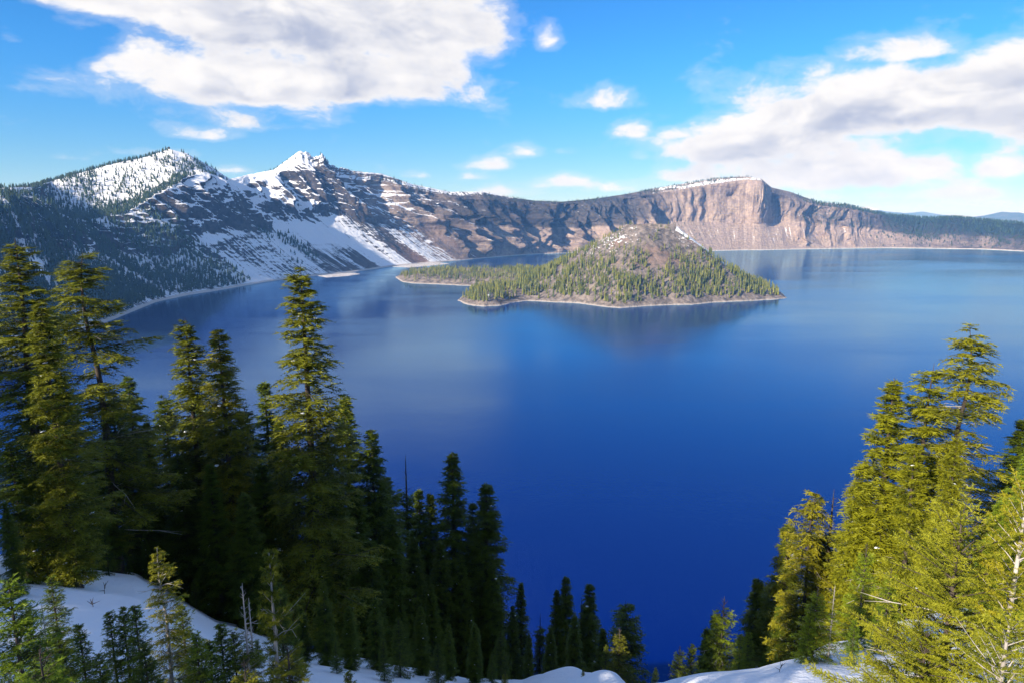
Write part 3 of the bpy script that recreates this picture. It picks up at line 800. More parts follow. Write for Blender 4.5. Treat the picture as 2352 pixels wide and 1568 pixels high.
def conifer(seed, H, R, step, per, twig, tstep, leaf, lw, nl, e_low=-12, e_top=35, droop=0.30, base=0.06, power=0.85,
            sparse=0.0, crook=0.0, sag=0.30, bare=(2, 2), dead=0, tr=0.011, leaf3d=False, onesided=None, topbare=0.0, snow=0):
    """-> wood mesh (V,F), foliage mesh (V,F,tone), bare dead limbs, snow clumps"""
    r = np.random.default_rng(seed)
    kz = np.linspace(0, 1, 14)
    ox = crook * H * (fbm(kz * 2.2, kz * 0 + seed, seed, 2)) * kz; oy = crook * H * (fbm(kz * 2.2, kz * 0 + seed + 9, seed + 5, 2)) * kz
    axis = np.stack([ox, oy, kz * H], -1)
    rad = tr * H * (1 - kz) ** 0.8 + 0.006 + 0.006 * H * np.exp(-kz * 25)
    def ax(h): return np.stack([np.interp(h / H, kz, ox), np.interp(h / H, kz, oy), h], -1)
    hs = []; h = base * H
    while h < 0.985 * H:
        f = h / H; hs.append(h); h += step * (1.15 - 0.55 * f) * r.uniform(0.7, 1.3)
    hb, ab = [], []
    a0 = 0
    for h in hs:
        nb = max(3, int(round(per + r.uniform(-1, 1)))); a0 += 2.4
        hb += list(h + r.normal(0, step * 0.25, nb)); ab += list(a0 + np.arange(nb) * 2 * np.pi / nb + r.normal(0, 0.3, nb))
    hb = np.clip(np.array(hb), base * H, 0.985 * H); ab = np.array(ab); f = hb / H
    L = R * ((1 - f) ** power + 0.035) * r.uniform(0.62, 1.12, len(f)) * (0.45 + 0.55 * smooth(f, base - .02, base + .14))
    tier = vnoise(hb / (0.075 * H) + seed * 3.1, ab * 0.45, seed + 3)             # shelves and gaps
    L *= 0.62 + 0.62 * tier
    gap = vnoise(hb / (0.06 * H), ab * 0.8 + 7, seed + 8)
    L = np.where(gap < sparse, L * 0.30, L)
    if onesided is not None:
        L *= 0.55 + 0.45 * (0.5 + 0.5 * np.cos(ab - onesided)) ** 0.7 + 0.0
    live = f < 1 - topbare
    e0 = np.tan(np.radians(np.interp(f, [0, 0.5, 1], [e_low, (e_low + e_top) * 0.35, e_top]) + r.normal(0, 7, len(f))))
    dr = droop * r.uniform(0.7, 1.3, len(f)) * (1 - 0.35 * f)
    dh = np.stack([np.sin(ab), np.cos(ab), 0 * ab], -1); B0 = ax(hb)
    bend = r.normal(0, 0.12, len(f)); sv = np.stack([dh[:, 1], -dh[:, 0], 0 * ab], -1)
    def bp(i, u):
        zz = L[i] * (e0[i] * u - dr[i] * u ** 2 + 0.55 * dr[i] * u ** 3)
        return B0[i] + dh[i] * (L[i] * u)[:, None] + sv[i] * (L[i] * bend[i] * u * u)[:, None] + np.array([0, 0, 1.]) * zz[:, None]
    def bt(i, u):
        dz = e0[i] - 2 * dr[i] * u + 1.65 * dr[i] * u ** 2
        return unit(dh[i] + sv[i] * (2 * bend[i] * u)[:, None] + np.array([0, 0, 1.]) * dz[:, None])
    nb = len(f); ib = np.arange(nb)
    us = np.array([0, 0.35, 0.7, 1.0])
    BP = np.stack([bp(ib, np.full(nb, u)) for u in us], 1)
    BR = (0.010 + 0.012 * L)[:, None] * np.array([1, 0.7, 0.4, 0.12])[None] * min(1.0, H / 9 + 0.25)
    wood = [tubes(axis[None], rad[None], 9), tubes(BP, BR, 3)]
    deadv = None
    if dead:
        hd = r.uniform(0.12, 0.80, dead) * H; adz = r.uniform(0, 6.28, dead)
        Ld = R * (1 - hd / H) ** 0.6 * r.uniform(0.45, 0.95, dead) + 0.15
        dd = np.stack([np.sin(adz), np.cos(adz), 0 * adz], -1); bd = ax(hd)
        uu = np.array([0, .33, .66, 1.0])
        PD = bd[:, None] + dd[:, None] * (Ld[:, None] * uu)[..., None] + np.array([0, 0, 1.]) * (Ld[:, None] * (r.uniform(-.2, .5, dead)[:, None] * uu - .25 * uu ** 2 + r.normal(0, .04, (dead, 4))))[..., None]
        deadv = [tubes(PD, (0.012 + 0.008 * Ld)[:, None] * np.array([1, .75, .5, .15]) * min(1.0, H / 10 + .1), 4)]
        # forked ends
        s0 = PD[:, 2]; s1 = s0 + unit(dd + r.normal(0, .5, (dead, 3))) * (Ld * .4)[:, None]
        deadv.append(tubes(np.stack([s0, s1], 1), np.stack([0.006 + .003 * Ld, 0.002 + 0 * Ld], 1), 3))
        deadv = join(deadv)
    # twigs
    K = np.maximum(2, np.ceil(L * 0.95 / tstep)).astype(int) * live
    i = np.repeat(ib, K); k = np.concatenate([np.arange(q) for q in K]) if len(K) else np.zeros(0)
    u = 0.10 + 0.90 * (k + r.uniform(0, 1, len(k))) / K[i]
    i = np.concatenate([i, i, ib[live]]); u = np.concatenate([u, u, np.full(live.sum(), 0.97)]); side = np.concatenate([np.ones(len(k)), -np.ones(len(k)), np.zeros(live.sum())])
    tl = np.minimum(twig * (1.1 - 0.72 * u), L[i] * 0.55 + leaf * 0.4) * r.uniform(0.55, 1.25, len(u))
    p = bp(i, u); t = bt(i, u); s = unit(np.cross(t, np.array([0, 0, 1.])))
    be = np.radians(r.normal(52, 11, len(u)))
    td = unit(t * np.cos(be)[:, None] + s * (side * np.sin(be))[:, None] + np.array([0, 0, -1.]) * (sag * r.uniform(0.1, 1.5, len(u)))[:, None])
    # needles sprays on the twigs
    n = len(u); w = (np.arange(nl)[None] + r.uniform(0, 1, (n, nl))) / nl
    pos = p[:, None] + td[:, None] * (tl[:, None] * w)[..., None] + np.array([0, 0, -1.]) * (sag * 0.5 * tl[:, None] * w ** 2)[..., None]
    pr = unit(np.cross(td, np.array([0, 0, 1.])))[:, None]; up = np.cross(pr, td[:, None])
    if leaf3d:
        ph = r.uniform(0, 2 * np.pi, (n, nl)); lat = pr * np.cos(ph)[..., None] + up * np.sin(ph)[..., None]
    else:
        lat = pr * (np.where(np.arange(nl) % 2, 1.0, -1.0)[None] + r.normal(0, .15, (n, nl)))[..., None] + up * r.normal(-0.05, 0.35, (n, nl))[..., None]
    ld = unit(td[:, None] * r.uniform(0.5, 1.0, (n, nl))[..., None] + lat * 0.8)
    ll = leaf * r.uniform(0.6, 1.25, (n, nl)) * (1 - 0.3 * w)
    wd = unit(np.cross(ld, unit(r.normal(0, 1, (n, nl, 3)) + np.array([0, 0, 1.4])))) * (lw * 0.5)
    a = pos - wd; b = pos + wd; c = pos + ld * ll[..., None]
    V = np.stack([a, b, c], 2).reshape(-1, 3)
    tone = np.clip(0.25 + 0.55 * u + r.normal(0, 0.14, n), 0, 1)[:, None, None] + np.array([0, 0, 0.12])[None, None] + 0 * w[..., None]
    F = np.arange(len(V)).reshape(-1, 3)
    sn = None
    if snow:
        sel = r.choice(np.flatnonzero(L > 0.5 * np.median(L)), snow)
        c0 = bp(sel, r.uniform(0.45, 0.9, snow)) + np.array([0, 0, 0.05])
        ico = np.array([(1, 0, 0), (0, 1, 0), (-1, 0, 0), (0, -1, 0), (.7, .7, .35), (-.7, .7, .35), (-.7, -.7, .35), (.7, -.7, .35), (0, 0, .5)], float)
        fc = np.array([(0, 1, 4), (1, 2, 5), (2, 3, 6), (3, 0, 7), (4, 1, 5), (5, 2, 6), (6, 3, 7), (7, 0, 4), (4, 5, 8), (5, 6, 8), (6, 7, 8), (7, 4, 8)])
        sc = r.uniform(0.5, 1.0, (snow, 1, 3)) * np.array([.22, .14, .10]) * min(1, H / 14 + .2)
        sn = ((c0[:, None] + ico[None] * sc).reshape(-1, 3), (fc[None] + 9 * np.arange(snow)[:, None, None]).reshape(-1, 3))
    return join(wood), (V, F, tone.reshape(-1)), deadv, sn

PROTO = {}
def proto(key, H, needle=None, bark=None, **kw):
    wood, (V, F, tone), deadv, sn = conifer(H=H, **kw)
    mi = np.zeros(len(wood[1]), int)
    if deadv is not None:                                   # bare dead limbs grow from the same trunk
        wood = join([wood, deadv]); mi = np.concatenate([mi, np.ones(len(wood[1]) - len(mi), int)])
    d = dict(H=H,
             trunk=mesh_from(key + '_trunk', wood[0], wood[1], [bark or M_BARK, M_PALE], mat_index=mi),
             crown=mesh_from(key + '_crown', V, F, needle or M_NEEDLE, dict(tone=tone), smooth_shade=False))
    if sn is not None:
        d['snow_load'] = mesh_from(key + '_snow', sn[0], sn[1], M_SNOWCLUMP)
    PROTO[key] = d

# tall mountain hemlocks seen at 35 to 65 m
T = dict(twig=1.10, tstep=0.14, leaf=0.27, lw=0.060, nl=11, sag=0.42)
proto('tall_a', 22.0, seed=1, R=3.0, step=0.62, per=6, sparse=0.14, droop=0.34, snow=6, **T)
proto('tall_b', 22.0, seed=2, R=2.6, step=0.55, per=6, sparse=0.10, power=0.75, droop=0.45, snow=8, **T)
proto('tall_c', 22.0, seed=3, R=3.3, step=0.70, per=6, sparse=0.22, crook=0.012, droop=0.30, dead=10, snow=5, **T)
proto('spire', 20.0, seed=4, R=2.25, step=0.50, per=5, sparse=0.18, power=1.0, droop=0.50, snow=7, **T)
proto('spire_b', 20.0, seed=14, R=2.2, step=0.50, per=5, sparse=0.20, power=1.05, droop=0.42, snow=5, **T)
proto('open', 18.0, seed=5, R=3.1, step=0.75, per=5, sparse=0.34, crook=0.03, power=0.55, e_low=-5, e_top=20, droop=0.30, dead=30, base=0.1, **T)
proto('open_b', 18.0, seed=6, R=2.7, step=0.62, per=5, sparse=0.26, crook=0.02, power=0.75, e_low=-5, e_top=25, droop=0.35, dead=22, base=0.08, **T)
proto('snag_top', 18.0, seed=7, R=2.0, step=0.60, per=4, sparse=0.25, power=0.9, topbare=0.16, dead=26, **T)
# young trees seen at 12 to 22 m
Y = dict(twig=0.36, tstep=0.075, leaf=0.085, lw=0.020, nl=12)
proto('young_a', 5.0, seed=21, R=1.15, step=0.24, per=6, sparse=0.08, power=0.8, droop=0.25, e_low=0, e_top=45, base=0.02, tr=0.013, **Y)
proto('young_b', 5.0, seed=22, R=0.85, step=0.22, per=5, sparse=0.16, power=0.7, droop=0.22, e_low=0, e_top=50, base=0.02, tr=0.012, dead=6, **Y)
proto('young_c', 5.0, seed=23, R=1.35, step=0.27, per=6, sparse=0.14, power=0.9, droop=0.22, e_low=5, e_top=45, base=0.02, tr=0.012, topbare=0.12, dead=14, **Y)
proto('whip', 5.0, seed=24, R=0.75, step=0.26, per=4, sparse=0.3, power=0.9, droop=0.15, e_low=0, e_top=45, base=0.02, tr=0.010, bark=M_PALE, topbare=0.3, dead=26, **Y)
proto('windblown', 5.0, seed=25, R=1.3, step=0.26, per=5, sparse=0.22, power=0.75, droop=0.12, e_low=0, e_top=30, base=0.02, tr=0.012, bark=M_PALE, onesided=1.7, dead=8, crook=0.03, **Y)
proto('pale_pine', 5.5, seed=26, R=1.15, step=0.34, per=4, sparse=0.48, power=0.6, droop=-0.10, e_low=15, e_top=50, base=0.10, tr=0.013, bark=M_PALE, dead=34, twig=0.26, tstep=0.075, leaf=0.10, lw=0.012, nl=26, leaf3d=True, onesided=1.5)
# firs close to the viewpoint
N_ = dict(twig=0.24, tstep=0.042, leaf=0.034, lw=0.0085, nl=30, leaf3d=True)
proto('near_a', 4.2, seed=31, R=1.75, step=0.20, per=6, sparse=0.10, power=0.70, droop=0.10, e_low=5, e_top=50, base=0.02, tr=0.012, sag=0.12, needle=M_YELLOW, dead=5, **N_)
proto('near_b', 4.2, seed=32, R=1.35, step=0.24, per=5, sparse=0.18, power=0.85, droop=0.08, e_low=10, e_top=55, base=0.02, tr=0.013, sag=0.12, needle=M_YELLOW, bark=M_PALE, dead=6, **N_)

def wide_of(key): return 1.30 if key[:4] in ('tall', 'spir', 'open', 'snag') else 0.92
trng = np.random.default_rng(77)
def place_tree(key, x, y, zb, height, label, group=None, tint=(1, 1, 1), wide=1.0, rot=None, lean=(0, 0), name='conifer_tree', cat='tree', snow=True):
    P = PROTO[key]; s = height / P['H']
    e = bpy.data.objects.new(name, None); col.objects.link(e)
    e.empty_display_size = 0.5
    e.location = (x, y, zb)
    e.rotation_euler = (lean[0], lean[1], trng.uniform(0, 6.28) if rot is None else rot)
    w = s * wide * wide_of(key); e.scale = (w, w, s)
    e['label'] = label; e['category'] = cat
    if group: e['group'] = group
    for part in ('trunk', 'crown', 'snow_load'):
        if part in P and (snow or part != 'snow_load'):
            o = bpy.data.objects.new(part, P[part]); col.objects.link(o); o.parent = e
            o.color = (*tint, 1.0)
            if part == 'snow_load': o['kind'] = 'stuff'
    return e

def tree_px(key, px, py, r, label, group=None, **kw):
    """a tree whose tip is seen at px, py and which stands r metres away on the slope"""
    dx, dy, dz = ray(px, py); h = math.hypot(dx, dy)
    x, y, zt = dx / h * r, dy / h * r, EYE + dz / h * r
    zb = float(near_z(x, y)) - 0.15
    return place_tree(key, float(x), float(y), zb, float(zt - zb), label, group, **kw)

# ------------------------------------------------------------------ the trees round the viewpoint
DK = (0.55, 0.72, 0.75)  # shade painted into the needle colour of the shaded trees
GL = 'shaded conifers on the shaded slope'
def L(*a, **k): tree_px(*a, **k)
# shaded stand, lit tops
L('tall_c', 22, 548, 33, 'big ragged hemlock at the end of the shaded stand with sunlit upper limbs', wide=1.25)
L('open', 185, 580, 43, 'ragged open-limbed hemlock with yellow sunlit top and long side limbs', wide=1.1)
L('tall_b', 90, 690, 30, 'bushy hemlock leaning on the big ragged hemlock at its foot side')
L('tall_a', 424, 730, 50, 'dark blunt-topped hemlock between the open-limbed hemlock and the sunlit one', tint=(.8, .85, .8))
L('tall_b', 500, 750, 46, 'hemlock with bright yellow sunlit front beside the dark blunt-topped one', tint=(1.25, 1.15, 1.0))  # brighter tint paints the sun on its needles
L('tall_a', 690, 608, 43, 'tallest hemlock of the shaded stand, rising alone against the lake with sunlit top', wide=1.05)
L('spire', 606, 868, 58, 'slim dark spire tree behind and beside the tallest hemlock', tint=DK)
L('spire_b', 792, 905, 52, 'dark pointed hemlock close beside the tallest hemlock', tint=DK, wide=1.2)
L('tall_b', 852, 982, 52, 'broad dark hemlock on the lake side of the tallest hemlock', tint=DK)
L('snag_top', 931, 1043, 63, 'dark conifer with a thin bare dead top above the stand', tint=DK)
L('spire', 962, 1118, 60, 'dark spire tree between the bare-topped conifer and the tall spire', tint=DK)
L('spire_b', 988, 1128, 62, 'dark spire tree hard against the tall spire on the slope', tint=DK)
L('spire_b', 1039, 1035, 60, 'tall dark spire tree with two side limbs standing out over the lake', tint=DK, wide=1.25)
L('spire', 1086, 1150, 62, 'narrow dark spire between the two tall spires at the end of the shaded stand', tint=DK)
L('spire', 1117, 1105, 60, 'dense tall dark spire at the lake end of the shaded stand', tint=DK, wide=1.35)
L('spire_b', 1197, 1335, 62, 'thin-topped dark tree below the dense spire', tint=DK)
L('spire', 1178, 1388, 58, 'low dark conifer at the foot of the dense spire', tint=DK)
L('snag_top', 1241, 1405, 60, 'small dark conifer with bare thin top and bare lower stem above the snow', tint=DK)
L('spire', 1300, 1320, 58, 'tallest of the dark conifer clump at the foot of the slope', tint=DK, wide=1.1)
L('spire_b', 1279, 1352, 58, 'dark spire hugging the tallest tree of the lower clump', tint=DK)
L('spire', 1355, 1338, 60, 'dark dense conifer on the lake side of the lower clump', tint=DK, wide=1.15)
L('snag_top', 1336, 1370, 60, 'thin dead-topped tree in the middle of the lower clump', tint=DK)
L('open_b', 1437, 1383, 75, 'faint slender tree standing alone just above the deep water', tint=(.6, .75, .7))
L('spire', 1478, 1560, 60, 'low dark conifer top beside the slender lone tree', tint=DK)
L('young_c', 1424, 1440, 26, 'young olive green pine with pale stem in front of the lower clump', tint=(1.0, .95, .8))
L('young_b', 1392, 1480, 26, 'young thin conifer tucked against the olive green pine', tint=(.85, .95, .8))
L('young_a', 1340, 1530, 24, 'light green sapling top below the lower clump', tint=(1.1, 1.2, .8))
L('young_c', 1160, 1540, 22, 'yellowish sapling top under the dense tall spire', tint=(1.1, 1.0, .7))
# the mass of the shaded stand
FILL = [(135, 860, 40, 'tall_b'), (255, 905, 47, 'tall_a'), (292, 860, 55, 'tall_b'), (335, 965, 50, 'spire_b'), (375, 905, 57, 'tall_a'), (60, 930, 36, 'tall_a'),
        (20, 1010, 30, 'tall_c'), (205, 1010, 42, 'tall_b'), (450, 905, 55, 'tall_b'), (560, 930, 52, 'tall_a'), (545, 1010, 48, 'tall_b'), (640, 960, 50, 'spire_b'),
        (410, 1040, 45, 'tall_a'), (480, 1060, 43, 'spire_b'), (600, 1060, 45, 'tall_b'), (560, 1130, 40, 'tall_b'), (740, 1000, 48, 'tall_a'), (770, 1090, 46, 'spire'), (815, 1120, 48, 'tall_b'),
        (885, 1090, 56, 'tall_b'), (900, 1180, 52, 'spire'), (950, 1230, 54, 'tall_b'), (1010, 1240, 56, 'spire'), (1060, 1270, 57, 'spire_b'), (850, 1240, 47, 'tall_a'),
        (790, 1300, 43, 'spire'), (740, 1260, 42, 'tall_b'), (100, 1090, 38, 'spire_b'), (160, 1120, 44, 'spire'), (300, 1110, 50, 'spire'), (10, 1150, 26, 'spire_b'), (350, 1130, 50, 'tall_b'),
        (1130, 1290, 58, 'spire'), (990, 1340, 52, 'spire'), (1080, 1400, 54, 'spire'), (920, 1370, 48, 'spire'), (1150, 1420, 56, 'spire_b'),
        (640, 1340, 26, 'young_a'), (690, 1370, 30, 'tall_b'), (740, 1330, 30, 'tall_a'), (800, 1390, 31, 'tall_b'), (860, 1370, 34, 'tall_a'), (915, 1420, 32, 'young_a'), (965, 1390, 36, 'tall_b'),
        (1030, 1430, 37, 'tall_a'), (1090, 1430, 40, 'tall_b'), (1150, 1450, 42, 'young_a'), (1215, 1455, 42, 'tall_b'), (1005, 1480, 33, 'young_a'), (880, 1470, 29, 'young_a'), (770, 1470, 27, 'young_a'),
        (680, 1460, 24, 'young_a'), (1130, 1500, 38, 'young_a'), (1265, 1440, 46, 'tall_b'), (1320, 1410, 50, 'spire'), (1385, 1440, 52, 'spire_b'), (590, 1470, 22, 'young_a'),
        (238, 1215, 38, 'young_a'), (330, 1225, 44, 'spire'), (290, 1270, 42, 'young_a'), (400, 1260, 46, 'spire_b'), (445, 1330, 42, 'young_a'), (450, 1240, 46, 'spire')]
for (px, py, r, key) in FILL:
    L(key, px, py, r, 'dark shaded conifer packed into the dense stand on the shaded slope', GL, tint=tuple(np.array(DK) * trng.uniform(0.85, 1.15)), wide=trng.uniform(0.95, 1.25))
# young trees on the snow at the left
GYL = 'young trees in front of the snow bank'
L('windblown', 362, 1258, 10.2, 'young tree with bright yellow sunlit crooked top before the snow bank', tint=(1.5, 1.35, 1.0), rot=0.2)  # sunlight painted in by the bright tint
L('young_a', 415, 1385, 10.9, 'dense young conifer behind the yellow-topped young tree', tint=(.8, .95, .8))
L('young_a', 450, 1455, 8.9, 'fresh green dense young conifer at the foot of the yellow-topped tree', tint=(1.0, 1.25, .9))
L('young_a', 116, 1325, 11.2, 'tall dark pointed young conifer on the snow bank', tint=(.6, .8, .8))
for (px, py, r, key) in [(62, 1400, 9.9, 'young_b'), (95, 1385, 9.6, 'whip'), (180, 1430, 9.2, 'young_b'), (250, 1402, 9.6, 'young_b'), (280, 1392, 9.4, 'young_b'), (308, 1388, 9.2, 'young_b'),
                         (505, 1430, 9.9, 'young_b'), (535, 1450, 10.2, 'young_a'), (480, 1470, 9.2, 'young_b'), (225, 1500, 7.9, 'young_a'), (330, 1480, 8.2, 'young_a'), (130, 1440, 7.9, 'young_a')]:
    L(key, px, py, r, 'young dark green conifer in the thicket before the shaded snow bank', GYL, tint=tuple(np.array((.75, .95, .8)) * trng.uniform(.8, 1.2)))
L('young_a', 18, 1330, 7.3, 'bushy bright green conifer in front of the young thicket with snow under it', tint=(.85, 1.15, .8), wide=1.2)
L('young_c', 90, 1490, 6.3, 'low spreading green conifer under the bushy bright green one', tint=(.85, 1.15, .8), wide=1.5)
L('whip', 556, 1338, 9.9, 'thin bare pale stem of a dying sapling beside the white-stemmed pine', tint=(.9, 1, .8))
L('whip', 571, 1372, 10.1, 'shorter thin bare stem next to the dying sapling', tint=(.9, 1, .8))
L('pale_pine', 618, 1268, 8.6, 'young pine with white bare trunk and needles on one side', tint=(1.0, 1.0, .75), rot=0.0, name='pine_tree')
L('young_c', 560, 1510, 7.3, 'low olive pine at the foot of the white-stemmed pine', tint=(1.1, 1.05, .7))
L('young_c', 660, 1480, 7.9, 'olive bush of pine shoots close beside the white-stemmed pine', tint=(1.0, .95, .65), wide=1.3)
L('young_b', 800, 1540, 11.9, 'sapling top below the shaded stand', tint=(.8, .9, .8))
# right side; bright tints paint sunlight into the sunlit stand's needles
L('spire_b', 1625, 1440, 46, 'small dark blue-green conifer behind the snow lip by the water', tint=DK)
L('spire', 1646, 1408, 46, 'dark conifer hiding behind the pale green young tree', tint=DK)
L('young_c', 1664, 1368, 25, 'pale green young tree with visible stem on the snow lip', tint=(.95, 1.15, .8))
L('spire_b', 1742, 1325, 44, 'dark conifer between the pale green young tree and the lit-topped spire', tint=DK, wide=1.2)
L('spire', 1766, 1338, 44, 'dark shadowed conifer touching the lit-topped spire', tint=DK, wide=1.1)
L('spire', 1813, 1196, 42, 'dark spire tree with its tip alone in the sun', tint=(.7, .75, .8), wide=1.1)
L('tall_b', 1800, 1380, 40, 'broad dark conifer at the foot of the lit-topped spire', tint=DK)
L('young_c', 1562, 1480, 20, 'small sapling with bare tip at the end of the snow lip', tint=(.8, .95, .75))
L('young_b', 1590, 1478, 20.5, 'second small sapling with bare side limbs on the snow lip', tint=(.75, .9, .7))
L('young_a', 1506, 1533, 18, 'tiny fir poking out of the snow lip', tint=(.9, 1.1, .7))
L('young_b', 1702, 1455, 19, 'pale green sapling at the foot of the pale green young tree', tint=(1, 1.2, .8))
L('young_b', 1720, 1450, 19.5, 'pale sapling twin with bare tip at the foot of the pale green young tree', tint=(1, 1.2, .8))
L('young_a', 1783, 1498, 17.5, 'tiny light green fir on the crest of the snow lip', tint=(1.1, 1.3, .8))
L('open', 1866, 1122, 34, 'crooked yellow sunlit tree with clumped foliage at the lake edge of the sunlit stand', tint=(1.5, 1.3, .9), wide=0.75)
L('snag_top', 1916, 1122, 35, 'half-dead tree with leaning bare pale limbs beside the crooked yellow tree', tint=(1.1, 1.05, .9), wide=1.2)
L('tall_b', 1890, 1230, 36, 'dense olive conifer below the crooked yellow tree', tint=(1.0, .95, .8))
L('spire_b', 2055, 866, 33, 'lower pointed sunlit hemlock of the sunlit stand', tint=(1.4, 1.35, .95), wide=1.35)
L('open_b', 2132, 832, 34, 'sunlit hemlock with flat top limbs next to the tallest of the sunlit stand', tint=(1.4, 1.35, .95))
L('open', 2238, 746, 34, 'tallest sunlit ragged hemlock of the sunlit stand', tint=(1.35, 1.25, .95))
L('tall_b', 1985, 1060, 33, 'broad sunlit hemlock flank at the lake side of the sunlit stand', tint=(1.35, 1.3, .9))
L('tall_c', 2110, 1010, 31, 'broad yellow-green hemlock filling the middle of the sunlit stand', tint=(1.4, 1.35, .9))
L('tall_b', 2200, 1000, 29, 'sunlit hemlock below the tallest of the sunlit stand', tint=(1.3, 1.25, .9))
L('spire_b', 2352, 958, 36, 'dark shaded hemlock behind the sunlit stand', tint=(.5, .65, .7), wide=1.6)  # its shade is painted in by the dark tint
L('tall_a', 2395, 985, 20, 'large soft grey-green fir at the edge of the sunlit stand', tint=(1.15, 1.45, 1.3), wide=1.2)
L('tall_b', 2300, 1150, 19, 'grey-green fir flank in front of the sunlit stand', tint=(1.15, 1.45, 1.2), wide=1.2)
L('young_c', 1992, 1245, 17, 'young fir with straight pale bare stem beside the sunlit stand', tint=(1.2, 1.45, .9))
L('young_c', 2048, 1300, 17, 'short young fir next to the pale bare stem', tint=(1.1, 1.35, .9))
L('young_a', 2020, 1390, 16, 'dark green young fir in the shade behind the bushy yellow-green fir', tint=(.7, 1.0, .7))
L('young_c', 1880, 1345, 14.5, 'green bush with two bare stems growing from the snow lip', tint=(.95, 1.2, .75), wide=1.15)
L('whip', 1918, 1343, 14.6, 'forked bare pale stem rising out of the green bush', tint=(1.0, 1.2, .75))
L('young_a', 1862, 1405, 14.3, 'low dense green part of the bush on the snow lip', tint=(.75, 1.05, .7))
L('young_a', 1965, 1420, 14.5, 'dense green young fir between the bush and the bushy yellow-green fir', tint=(.8, 1.1, .7))
L('near_a', 2210, 1188, 7.0, 'bushy yellow-green fir with bright needle shoots', rot=0.8, wide=1.2)
L('near_b', 2362, 1120, 7.0, 'fir with white trunk and orange tip shoots', rot=2.0, wide=1.0, tint=(1.1, 1.0, .9))
L('near_a', 2130, 1450, 6.4, 'low spreading yellow-green fir in front of the snow', rot=3.4, wide=1.5, tint=(1.0, 1.0, .95))
L('near_b', 2320, 1420, 5.6, 'low fir shoots at the foot of the white-trunked fir', rot=4.4, wide=1.5)

GO = 'firs beyond the white-trunked fir'
for (px, py, r, key) in [(2520, 1040, 14, 'young_a'), (2600, 1150, 9, 'young_c'), (2480, 900, 26, 'tall_b'), (2640, 980, 24, 'tall_a')]:
    L(key, px, py, r, 'green fir growing beyond the white-trunked fir', GO, tint=(1.1, 1.3, .9))
# trees on the rim beside the viewpoint, out of the picture, added to shade the left slope
GS = 'unseen shade trees added on the rim'
for k, (x, y, h) in enumerate([(-70, -12, 17), (-64, 4, 15), (-58, -7, 14.5), (-76, -1, 17), (-83, -9, 19), (-90, 5, 19), (-52, -3, 12.5), (-47, -9, 12), (-47, 4, 11.5), (-42, -2, 11), (-37, 2, 10.5), (-36, -6, 10.5),
                             (-31, 0, 10), (-27, -5, 9), (-26, 2, 9), (-22, -1, 8), (-18.5, 1.5, 7), (-17, -2.5, 7), (-13.5, 0, 6), (-10.5, 1.5, 5.2), (-8, 0.5, 4.2), (-97, -6, 20), (-104, 2, 21), (-60, 9, 14), (-53, 8, 12.5), (-68, 10, 15.5), (-76, 12, 16), (-65, 15, 13.5), (-60.5, 13, 13.5), (-56, 16, 13), (-52, 13, 13), (-48, 15, 12.5), (-44, 12.5, 12), (-40, 14, 11.5), (-36, 12, 11), (-32, 13, 11), (-28.5, 12.5, 10.5), (-25, 11.5, 9.5),
                             (-57, 1, 15), (-67, -2, 17), (-73, 6, 17), (-49, -1, 13.5)]):
    key = ('tall_a', 'tall_b')[k % 2] if h > 7 else 'young_a'
    place_tree(key, x, y, float(near_z(x, y)) - 0.15, h, 'unseen hemlock added on the rim to shade the slope', GS, tint=(.9, .9, .9), wide=1.2)

# ------------------------------------------------------------------ far forests
def small_conifer(seed, tiers, sides, rad, stem=0.12):
    r = np.random.default_rng(seed); V, F, tone = [], [], []
    for k in range(tiers):
        z0 = stem + (1 - stem) * k / tiers * 0.92; z1 = min(1.0, z0 + (1 - stem) / tiers * 1.75)
        R = rad * (1 - 0.80 * k / tiers)
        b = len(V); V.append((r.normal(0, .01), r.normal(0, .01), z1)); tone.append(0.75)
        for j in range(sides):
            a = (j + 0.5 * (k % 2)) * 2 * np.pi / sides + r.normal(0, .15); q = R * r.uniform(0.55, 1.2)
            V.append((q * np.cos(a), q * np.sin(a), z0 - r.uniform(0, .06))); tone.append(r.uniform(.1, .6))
        for j in range(sides):
            F.append((b, b + 1 + j, b + 1 + (j + 1) % sides))
    nf = len(F); b = len(V)
    for j in range(3):
        a = j * 2.094; V.append((0.016 * np.cos(a), 0.016 * np.sin(a), -0.05)); tone.append(0)
    V.append((0, 0, 0.8)); tone.append(0)
    for j in range(3):
        F.append((b + j, b + (j + 1) % 3, b + 3))
    mi = np.zeros(len(F), int); mi[nf:] = 1
    return np.array(V), np.array(F), np.array(tone), mi

